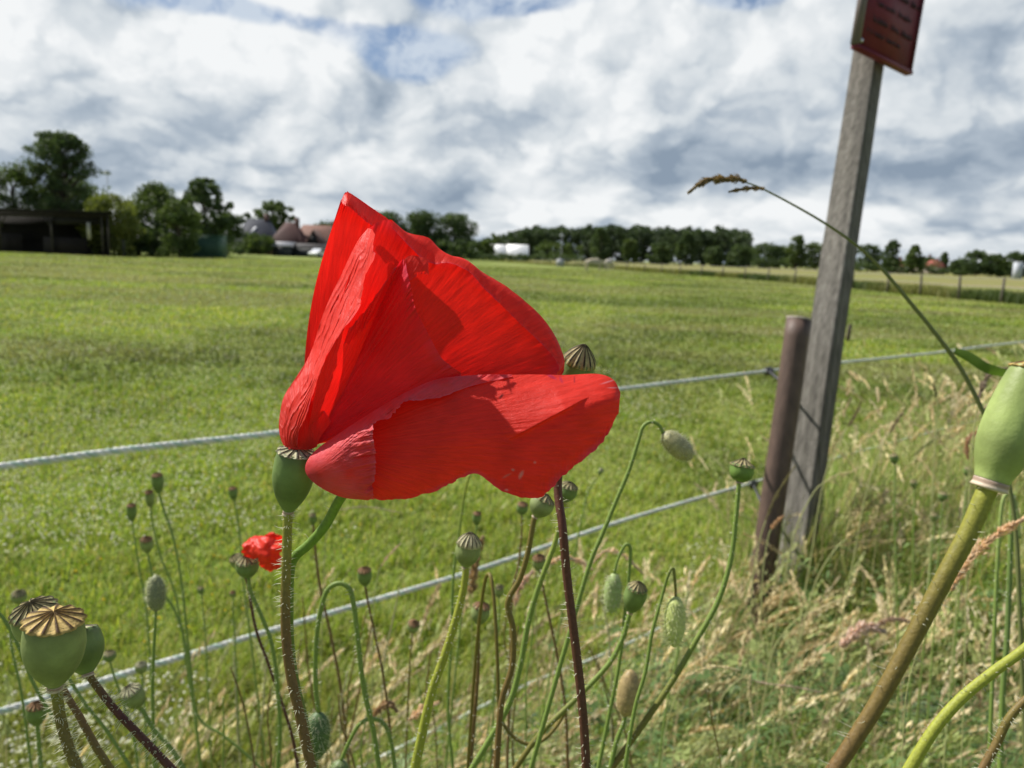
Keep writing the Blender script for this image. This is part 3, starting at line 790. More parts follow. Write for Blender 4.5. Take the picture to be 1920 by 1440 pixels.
def cow(px, py, Y, ang, label, colr):
    """a grazing cow: skinned body, legs, lowered head"""
    g = gp(px, py); x, y = g[0], g[1]; s = 1.0
    ca, sa = math.cos(ang), math.sin(ang)
    def w(a, b_, c_): return (a*ca-b_*sa, a*sa+b_*ca, c_)
    nodes = [(-.75, 0, 1.05, .30), (-.35, 0, 1.02, .34), (.15, 0, 1.0, .35), (.6, 0, 1.05, .29), (.9, 0, .95, .18), (1.15, 0, .68, .14), (1.3, 0, .42, .14), (1.42, 0, .20, .09)]
    edges = [(i, i+1) for i in range(7)]
    def leg(root, dx, dy, bend):
        k = len(nodes)
        nodes.extend([(nodes[root][0]+dx, dy, .70, .13), (nodes[root][0]+dx+bend, dy, .40, .075), (nodes[root][0]+dx, dy, .08, .055), (nodes[root][0]+dx+.05, dy, .02, .06)])
        edges.extend([(root, k), (k, k+1), (k+1, k+2), (k+2, k+3)])
    leg(0, -.05, .2, -.07); leg(0, -.02, -.2, -.05); leg(3, .05, .18, .03); leg(3, -.03, -.18, .03)
    k = len(nodes); nodes.extend([(-1.03, 0, 1.05, .05), (-1.1, 0, .7, .03), (-1.1, 0, .45, .05)]); edges.extend([(0, k), (k, k+1), (k+1, k+2)])
    me = bpy.data.meshes.new('cow'); me.from_pydata([w(*n_[:3]) for n_ in nodes], edges, [])
    o = bpy.data.objects.new('cow', me); COL.objects.link(o); o.location = (x, y, 0)
    md = o.modifiers.new('Skin', 'SKIN'); o.modifiers.new('Sub', 'SUBSURF').levels = 1
    for i, n_ in enumerate(nodes): me.skin_vertices[0].data[i].radius = (n_[3], n_[3])
    me.skin_vertices[0].data[2].use_root = True
    dg = bpy.context.evaluated_depsgraph_get()
    m2 = bpy.data.meshes.new_from_object(o.evaluated_get(dg)); o.modifiers.clear(); o.data = m2; m2.name = 'cow'
    for p in m2.polygons: p.use_smooth = True
    ca_ = m2.color_attributes.new('Col', 'FLOAT_COLOR', 'POINT')
    for i, v in enumerate(m2.vertices): ca_.data[i].color = (*colr, 1)
    m2.materials.append(M_PAINT)
    for sy in (-1, 1):
        h = MB(); a = np.array([x, y, 0])
        h.tube([a+w(1.22, sy*.08, .60), a+w(1.2, sy*.2, .66), a+w(1.18, sy*.26, .62)], [.05, .07, .02], 6, colr, sub=2); h.build('ear', M_PAINT, o)
    tag(o, label, 'cow')


cow(1113, 508, 80, math.radians(12), 'cream coloured cow standing side on at the far fence', (.42, .37, .27))
cow(1141, 506, 80, math.radians(60), 'smaller looking pale cow turned away right of the other cow', (.48, .44, .38))
# ---------------------------------------------------------------- fence by the verge
def rope(name, label, pts, off, rad=.0021, pitch=.034, cat='wire'):
    P = np.array([fp(px, py, off) for px, py in pts]); P = cr(P, 30) if len(P) > 2 else cr_n(P, 40)
    seg = np.linalg.norm(np.diff(P, axis=0), axis=1); s = np.concatenate([[0], np.cumsum(seg)]); L = s[-1]
    n = int(L/.006); q = np.linspace(0, L, n); C = np.stack([np.interp(q, s, P[:, k]) for k in range(3)], 1)
    T = np.gradient(C, axis=0); T /= np.linalg.norm(T, axis=1)[:, None]
    a = np.cross(T, [0, 0, 1.0]); a /= np.linalg.norm(a, axis=1)[:, None]; b_ = np.cross(T, a)
    m_ = MB()
    for k in range(3):
        ph = q/pitch*2*math.pi+k*2.094
        S = C+(a*np.cos(ph)[:, None]+b_*np.sin(ph)[:, None])*rad*1.05
        cc = np.tile(np.array((.72, .73, .68) if k else (.50, .62, .54)), (n, 1))*(1+.12*np.sin(q*31+k))[:, None]
        m_.tube(S, rad*1.12, 6, cc, sub=1)
    return tag(m_.build(name, M_ROPE), label, cat)


def mid(a, b_, t): return (a[0]+(b_[0]-a[0])*t, a[1]+(b_[1]-a[1])*t)


def fence():
    OFF = -.075
    rope('fence_rope', 'top twisted white electric fence rope running to the brown post', [(-420, 925), (0, 875), (240, 843), (520, 812), (900, 763), (1170, 729), (1440, 696), (1570, 681), (1760, 661), (1920, 641), (2200, 612)], OFF, .0031)
    rope('fence_rope', 'middle twisted white fence rope crossing the lower left of the picture', [(-500, 1468), (0, 1334), (300, 1244), (660, 1138), (900, 1067), (1170, 976), (1410, 906), (1600, 850), (1830, 789), (1950, 760)], OFF, .0031)
    rope('fence_rope', 'lowest fence rope half hidden in the bottom grass', [(560, 1500), (800, 1378), (1000, 1280), (1150, 1220), (1385, 1110), (1560, 1040), (1800, 940)], OFF, .0029)
    # brown round post
    ctr = [(1498, 600, 2.31), (1470, 800, 2.31), (1440, 1000, 2.32), (1419, 1160, 2.34)]
    P = [unp(*c) for c in ctr]; d = (P[-1]-P[-2]); d /= -d[2]; P.append(P[-1]+d*(P[-1][2]+.05))
    t = thing('fence_post', 'short round brown plastic fence post leaning beside the tall grey post', 'fence post', (P[-1][0], P[-1][1], 0))
    r_ = .0365
    m_ = MB(); m_.tube(P, r_, 28, (.105, .068, .054), sub=6); m_.build('shaft', M_PLASTIC, t)
    ax = (P[0]-P[1])/np.linalg.norm(P[0]-P[1])
    m_ = MB(); m_.tube([P[0]+ax*.0005, P[0]+ax*.004, P[0]+ax*.007], [r_*1.0, r_*1.02, r_*.97], 28, (.36, .30, .27)); m_.build('top_face', M_PLASTIC, t)
    for (px, py) in ((1441, 696), (1412, 908), (1386, 1110)):
        w = fp(px, py, OFF); k = np.argmin([abs(p[2]-w[2]) for p in cr(P, 40)]); c = cr(P, 40)[k]
        ins = MB(); h = (c-w)*1.0; h[2] = 0; L = np.linalg.norm(h); h /= L
        ins.tube([w-np.array([*FD*.018, 0]), w-np.array([*FD*.014, 0]), w+np.array([*FD*.014, 0]), w+np.array([*FD*.018, 0])], [.006, .0135, .0135, .006], 14, (.022, .024, .028), sub=2)
        ins.tube([w, w+h*.012, w+h*.02, w+h*(L-r_*.8)], [.010, .011, .0055, .005], 10, (.022, .024, .028))
        ins.tube([w+h*(L-r_-.004), w+h*(L-r_+.003)], [.011, .012], 10, (.03, .032, .036))
        ins.build('insulator', M_BLACK, t)
    # grey square sign post
    ctr = [(1652, -60, 2.78), (1629, 100, 2.70), (1592, 350, 2.57), (1555, 600, 2.47), (1520, 840, 2.44), (1492, 1050, 2.44)]
    P = [unp(*c) for c in ctr]; d = (P[-1]-P[-2]); d /= -d[2]; P.append(P[-1]+d*(P[-1][2]+.05)); P = np.array(P)
    t = thing('sign_post', 'tall leaning weathered grey square timber post carrying the dark red board', 'post', (P[-1][0], P[-1][1], 0))
    Q = cr(P, 16); n = len(Q); A = math.radians(38); hw, hd = .036, .044
    e1 = np.array([math.cos(A), math.sin(A), 0]); e2 = np.array([-math.sin(A), math.cos(A), 0])
    corn = []
    for sx, sy in ((-1, -1), (1, -1), (1, 1), (-1, 1)):
        for k in range(9):   # each side subdivided so the grain can dent it; corners worn
            sx2, sy2 = {(-1, -1): (1, -1), (1, -1): (1, 1), (1, 1): (-1, 1), (-1, 1): (-1, -1)}[(sx, sy)]
            f = k/9; corn.append((sx+(sx2-sx)*f, sy+(sy2-sy)*f, k))
    Wt = 1; V = []
    for i, c in enumerate(Q):
        for j, (a, b_, k) in enumerate(corn):
            rr = 1-.05*(k in (0,))-.02*(k in (1, 8))
            g = fbm(np.array(j*.9), np.array(i*.07), 3, 3)-.45
            g2 = -.05 if (k == 4 and j < 18 and 10 < i < 85) else 0
            V.append(c+e1*a*hw*(rr+g*.05+g2)+e2*b_*hd*(rr+g*.05+g2)+e1*.003*math.sin(i*.11))
    mcount = len(corn); i, j = np.meshgrid(np.arange(n-1), np.arange(mcount), indexing='ij'); i = i.ravel(); j = j.ravel()
    f = np.stack([i*mcount+j, (i+1)*mcount+j, (i+1)*mcount+(j+1) % mcount, i*mcount+(j+1) % mcount], 1)
    m_ = MB(); V = np.array(V); st = np.array([vn(np.array(q*.8), np.array(w*.05), 5) for w in range(n) for q in range(mcount)])
    cc = np.array([.30, .28, .25])*(.62+.75*st)[:, None]
    m_.add(V, f4=f, c=cc); m_.add([Q[0]-e1*hw-e2*hd, Q[0]+e1*hw-e2*hd, Q[0]+e1*hw+e2*hd, Q[0]-e1*hw+e2*hd], f4=[(0, 1, 2, 3)], c=(.2, .18, .15))
    m_.build('shaft', M_POSTWOOD, t, False)
    kn = MB(); p = unp(1546, 622, 2.41)
    # sign board
    BL, BR, TR, TL = unp(1603, 90, 2.50), unp(1706, 141, 2.68), unp(1742, -75, 2.64), unp(1638, -122, 2.46)
    ex = (BR-BL); wx = np.linalg.norm(ex); ex /= wx; ey = TL-BL; hy = np.linalg.norm(ey); ey /= hy; ez = np.cross(ex, ey); ez /= np.linalg.norm(ez)
    if ez@(CAM-BL) < 0: ez = -ez
    t2 = thing('sign_board', 'dark red notice board with faded dark writing screwed to the top of the grey post', 'sign', BL)
    def pb(u, v, w): return BL+ex*u+ey*v+ez*w
    def slab(m_, u0, v0, u1, v1, w0, w1, c):
        V = [pb(u, v, w) for w in (w0, w1) for v in (v0, v1) for u in (u0, u1)]
        m_.add(V, f4=[(0, 2, 3, 1), (4, 5, 7, 6), (0, 1, 5, 4), (2, 6, 7, 3), (0, 4, 6, 2), (1, 3, 7, 5)], c=c)
    RED = (.16, .020, .036)
    m_ = MB(); slab(m_, .004, .004, wx-.004, hy, -.012, .0, RED); m_.build('panel', M_SIGN, t2, False)
    m_ = MB(); slab(m_, 0, 0, wx, .012, -.016, .010, RED); slab(m_, wx-.008, .0125, wx, hy, -.014, .006, (.09, .014, .024)); m_.build('rim', M_SIGN, t2, False)
    m_ = MB(); slab(m_, -.006, .0125, .012, hy, -.016, .008, (.16, .13, .125)); m_.build('edge_strip', M_SIGN, t2, False)
    m_ = MB(); c0 = pb(.024, .030, .001); m_.tube([c0, c0+ez*.004, c0+ez*.006], [.0075, .007, .003], 12, (.55, .55, .56)); m_.build('screw', M_METAL, t2)
    rg = random.Random(5)
    def words(v, u0, spans, h):
        u = u0; m_ = MB()
        for nn in spans:
            for k in range(nn):
                wd = h*.62; tall = h*(1.0 if rg.random() < .35 or k == 0 else .68)
                slab(m_, u, v, u+wd*.22, v+tall, .0015, .0023, (.035, .012, .016))
                if rg.random() < .75: slab(m_, u+wd*.23, v+tall*.42*rg.choice([0, 1]), u+wd*.72, v+tall*.42*rg.choice([0, 1])+h*.16+.002, .0015, .0024, (.035, .012, .016))
                if rg.random() < .6: slab(m_, u+wd*.5, v+.001, u+wd*.7, v+h*.62, .0015, .0025, (.035, .012, .016))
                u += wd
            u += h*.55
        m_.build('writing_line', M_SIGN, t2, False)
    k = wx/.33
    words(.262, .14*k, [10], .026)
    words(.208, .045*k, [5, 3, 6, 5], .021); words(.156, .075*k, [9, 6], .021)
    words(.104, .070*k, [7, 4, 5], .021); words(.062, .045*k, [1, 1, 5, 7], .019)


M_PLASTIC = mat_col('brown_plastic', .55, 0, 60, .25, .25, 200, stretch=(1, 1, .3), spec=.35)
M_POSTWOOD = mat_col('grey_timber', .85, 0, 9, .35, 1.0, 60, stretch=(10, 10, .5), spec=.15)
M_SIGN = mat_col('sign_paint', .55, 0, 12, .12)
M_METAL = mat_col('metal', .3, metal=1.0)
fence()

# ---------------------------------------------------------------- poppies
def frame_axis(ax):
    ax = ax/np.linalg.norm(ax); up = np.array([0, 0, 1.0]) if abs(ax[2]) < .9 else np.array([0, 1.0, 0])
    a = np.cross(ax, up); a /= np.linalg.norm(a); return ax, a, np.cross(ax, a)


def lathe(m_, base, ax, prof, sides, c, rip=0, ripn=0):
    """prof: (h, r) along the axis; c per profile row or one colour"""
    ax, a, b_ = frame_axis(ax); ang = np.arange(sides)/sides*2*math.pi
    prof = np.asarray(prof, float); n = len(prof); c = np.asarray(c, float)
    if c.ndim == 1: c = np.tile(c, (n, 1))
    V = []; rr = 1+rip*np.cos(ripn*ang)
    for h, r in prof: V.append(base+ax*h+(r*rr)[:, None]*(np.cos(ang)[:, None]*a+np.sin(ang)[:, None]*b_))
    V = np.concatenate(V); i, j = np.meshgrid(np.arange(n-1), np.arange(sides), indexing='ij'); i = i.ravel(); j = j.ravel(); j2 = (j+1) % sides
    m_.add(V, f4=np.stack([i*sides+j, i*sides+j2, (i+1)*sides+j2, (i+1)*sides+j], 1), c=np.repeat(c, sides, axis=0))


def hair_set(m_, P, T, Rr, n, length, rng, col=(.80, .80, .66), thick=None, spread=.35, curl=.5):
    """bristles standing off a path P with radii Rr"""
    thick = thick or length*.03; L = len(P)
    seg = np.concatenate([[0], np.cumsum(np.linalg.norm(np.diff(P, axis=0), axis=1))])
    for k in range(n):
        s = rng.uniform(0, seg[-1]); i = min(L-2, np.searchsorted(seg, s)-1); i = max(i, 0); f = (s-seg[i])/(seg[i+1]-seg[i]+1e-9)
        c = P[i]*(1-f)+P[i+1]*f; t = P[i+1]-P[i]; t /= np.linalg.norm(t)+1e-12
        _, a, b_ = frame_axis(t); an = rng.uniform(0, 2*math.pi); d = math.cos(an)*a+math.sin(an)*b_
        r0 = Rr[i]*.9; ln = length*rng.uniform(.5, 1.25); dv = t*rng.uniform(-spread, spread); e = d+dv; e /= np.linalg.norm(e)
        w = (t*rng.uniform(-1, 1)+np.cross(d, t)*rng.uniform(-1, 1))*curl
        p0 = c+d*r0; p1 = p0+e*ln*.5; p2 = p1+(e+w)*ln*.45
        q = np.cross(e, d+t*.7); q /= np.linalg.norm(q)+1e-9; q2 = np.cross(e, q)
        V = [];
        for p, r in ((p0, thick), (p1, thick*.6)):
            for aa in (0, 2.1, 4.2): V.append(p+r*(math.cos(aa)*q+math.sin(aa)*q2))
        V.append(p2)
        m_.add(V, f4=[(0, 1, 4, 3), (1, 2, 5, 4), (2, 0, 3, 5)], f3=[(3, 4, 6), (4, 5, 6), (5, 3, 6)], c=col)


SG = (.21, .30, .065); SY = (.34, .37, .05); SB = (.19, .115, .042); SR = (.115, .045, .030); SO = (.19, .15, .035)
PG = (.225, .275, .105); PL = (.30, .38, .12); PD = (.155, .225, .070)


def to_ground(P):
    """carry a stem on from its last point down to the soil in one smooth curve"""
    l = P[-1]; d = P[-1]-P[-2]; step = np.linalg.norm(d); d = d/step
    gz = bank(l[0], l[1]); H = max(.03, l[2]-gz)
    run = np.array([d[0], d[1], 0])*H*.55
    if np.linalg.norm(run) > .30: run *= .30/np.linalg.norm(run)
    G = np.array([l[0], l[1], 0])+run; G[2] = bank(G[0], G[1])-.01
    p1 = l+d*H*.35; p2 = G+np.array([0, 0, H*.35])
    out = []; s_ = step/H/1.1
    f = s_
    while f < .8: out.append(f); f += s_*(1+1.3*len(out)) if len(out) < 12 else .2
    out.append(1.0)
    return P+[l*(1-f)**3+3*p1*f*(1-f)**2+3*p2*f*f*(1-f)+G*f**3 for f in out]


def stem_part(t, px, D, w, cols, hairs, hl, rng, root=True):
    """px: list (x, y[, depth offset]); w: width px at first and last; cols per point colour list"""
    P = [unp(p[0], p[1], D+(p[2] if len(p) > 2 else 0)) for p in px]; n0 = len(P)
    if root: P = to_ground(P)
    n = len(P); R = np.interp(np.arange(n), [0, n0-1], [w[0], w[1]])*D/FPX/2
    C = np.array([np.array(cols[0])*(1-f)+np.array(cols[1])*f if f <= 1 else np.array(cols[1]) for f in [i/(n0-1)/.5 if i/(n0-1) < .5 else 1 for i in range(n)]])
    if len(cols) > 2:
        k = [0, (n0-1)/2, n0-1]; C = np.stack([np.interp(np.arange(n), k, [c[q] for c in cols]) for q in range(3)], 1)
    m_ = MB(); Q, RQ = m_.tube(P, R, 12, C, sub=8)
    st = m_.build('stem', M_STEM, t)
    if hairs:
        vis = (n0-1)*8+1
        h = MB(); hair_set(h, Q[:vis], None, RQ[:vis], hairs, hl*D/FPX, rng, thick=max(.00008, .00055*min(D, .6)))
        h.build('hairs', M_HAIR, st)
    return st, Q


def lid_mesh(t, c, ax, R, n, h, flat, cdark, cpale, rng, droop=.25):
    ax, a, b_ = frame_axis(ax); sides = n*12; nr = 9
    ang = np.arange(sides)/sides*2*math.pi; V = []; C = []
    ph = rng.uniform(0, 6)
    jit = 1+.10*np.sin(ang*5+ph)*.4
    for i in range(nr+2):
        f = min(1, i/nr)
        ray_ = np.abs(np.cos(ang*n/2+ph))**6          # 1 on a ray
        ed = 1-.10*f*(1-np.abs(np.cos(ang*n/2+ph))**.8)*jit
        r = R*f*ed
        hh = h*(1-f)**flat-droop*h*f**3
        z = hh+R*.055*ray_*(f > .05)*(f < .97)*jit-R*.02*(1-ray_)
        if i == nr+1: r = R*.86*ed; z = z*0-h*droop-R*.05
        V.append(c+ax*z[:, None]*1.0+(r[:, None])*(np.cos(ang)[:, None]*a+np.sin(ang)[:, None]*b_))
        dk = np.clip((ray_-.25)/.5, 0, 1)*(.15+.85*(f > .12))*(1 if f < .93 else .15)
        if f < .16: dk = np.maximum(dk, .8)
        g = fbm(np.cos(ang)*6+f*4, np.sin(ang)*6, 7)[:, None]
        col = np.array(cdark)*dk[:, None]+np.array(cpale)*(1-dk[:, None]); C.append(col*(.65+.7*g))
    V = np.concatenate(V); C = np.concatenate(C); n_ = nr+2
    i, j = np.meshgrid(np.arange(n_-1), np.arange(sides), indexing='ij'); i = i.ravel(); j = j.ravel(); j2 = (j+1) % sides
    m_ = MB(); m_.add(V, f4=np.stack([i*sides+j, i*sides+j2, (i+1)*sides+j2, (i+1)*sides+j], 1), c=C)
    return m_.build('lid', M_LID, t)


LIDS = {'gold': ((.085, .045, .022), (.62, .45, .16)), 'dark': ((.035, .028, .018), (.42, .36, .18)), 'brown': ((.06, .03, .015), (.34, .19, .09)), 'pale': ((.05, .04, .025), (.55, .52, .32))}


def pod(label, base, top, w, D, stem, sw, scol, tilt=10, hairs=60, hl=16, colr=PG, lid='gold', nr=11, lidw=1.0, group=None, lidh=.22, collar=True, shape=0, seed=0, root=True, rays=True, flat=1.2):
    rng = np.random.default_rng(int(base[0]*7+base[1])+seed)
    B = unp(base[0], base[1], D); Lp = math.hypot(top[0]-base[0], top[1]-base[1])*D/FPX
    Tt = unp(top[0], top[1], D-math.sin(math.radians(tilt))*Lp)
    ax = Tt-B; L = np.linalg.norm(ax); R = w*D/FPX/2
    st_px = [base]+list(stem)
    P0 = [unp(p[0], p[1], D+(p[2] if len(p) > 2 else 0)) for p in st_px]; rt = to_ground(P0)[-1] if root else P0[-1]
    t = thing('poppy_seed_head', label, 'poppy seed head', (rt[0], rt[1], rt[2]), group)
    stem_part(t, st_px, D, sw, scol, hairs, hl, rng, root)
    if shape == 0: pr = [(0, .27), (.04, .36), (.12, .52), (.25, .74), (.42, .92), (.60, 1.0), (.78, .98), (.90, .93), (.97, .86), (1.0, .78)]
    elif shape == 1: pr = [(0, .62), (.03, .64), (.08, .70), (.18, .86), (.32, .98), (.46, 1.0), (.64, .95), (.80, .86), (.92, .76), (1.0, .66)]
    else: pr = [(0, .30), (.03, .36), (.10, .62), (.2, .80), (.35, .93), (.55, 1.0), (.8, 1.0), (.95, .97), (1.0, .90)]
    pr = cr(np.array(pr), 4); pr = [(h*L, r*R) for h, r in pr]
    cc = np.array([np.array(colr)*(.88+.16*math.sin(i*.35)) for i in range(len(pr))])
    m_ = MB(); lathe(m_, B, ax, pr, 40, cc, .006, 9); body = m_.build('capsule', M_POD, t)
    if rays:
        d, p = LIDS[lid]
        lid_mesh(body, B+ax*1.0, ax, R*lidw, nr, R*2*lidh, flat, d, p, rng)
    if collar:
        axn = ax/L; m_ = MB(); r_ = pr[0][1]
        lathe(m_, B-axn*L*.085, axn, [(0, r_*.75), (L*.012, r_*1.10), (L*.03, r_*1.02), (L*.05, r_*1.0), (L*.07, r_*1.02), (L*.085, r_*.96), (L*.09, r_*.8)], 20, [(.60, .50, .38)]*3+[(.34, .24, .18)]*2+[(.58, .49, .38)]*2)
        m_.build('collar', M_POD, t)
    return t


def bud(label, a, b_, w, D, stem, sw, scol, hairs=200, hl=14, colr=(.30, .32, .14), sh=40, shl=10, group=None, col_h=(.75, .76, .55), root=True):
    """a: px of the stalk end, b: px of the tip; stem continues from a"""
    rng = np.random.default_rng(int(a[0]*5+a[1]))
    A = unp(a[0], a[1], D); Bp = unp(b_[0], b_[1], D); ax = Bp-A; L = np.linalg.norm(ax); R = w*D/FPX/2
    st_px = [a]+list(stem); P0 = [unp(p[0], p[1], D+(p[2] if len(p) > 2 else 0)) for p in st_px]; rt = to_ground(P0)[-1] if root else P0[-1]
    t = thing('poppy_bud', label, 'poppy bud', rt, group)
    stem_part(t, st_px, D, sw, scol, sh, shl, rng, root)
    pr = cr(np.array([(0, .18), (.04, .42), (.14, .75), (.32, .97), (.5, 1.0), (.7, .92), (.86, .66), (.96, .34), (1, .04)]), 4)
    g = [np.array(colr)*(1-.2*abs(math.sin(i*.9))) for i in range(len(pr))]
    m_ = MB(); lathe(m_, A, ax, [(h*L, r*R) for h, r in pr], 24, g, .03, 2); bd = m_.build('bud', M_POD, t)
    h = MB(); axn, u, v = frame_axis(ax); ln = hl*D/FPX
    for k in range(hairs):
        f = rng.uniform(.03, .97); an = rng.uniform(0, 2*math.pi); r = np.interp(f, pr[:, 0], pr[:, 1])*R
        d = math.cos(an)*u+math.sin(an)*v; p0 = A+axn*f*L+d*r*.95; e = d+axn*rng.uniform(-.2, .7); e /= np.linalg.norm(e)
        p1 = p0+e*ln*rng.uniform(.6, 1.2); q = np.cross(e, axn); q /= np.linalg.norm(q)+1e-9; th = max(.00006, .00040*min(D, .6))
        h.add([p0-q*th, p0+q*th, p0+axn*th*1.4, p1], f3=[(0, 1, 3), (1, 2, 3), (2, 0, 3)], c=col_h)
    h.build('bristles', M_HAIR, bd)
    return t


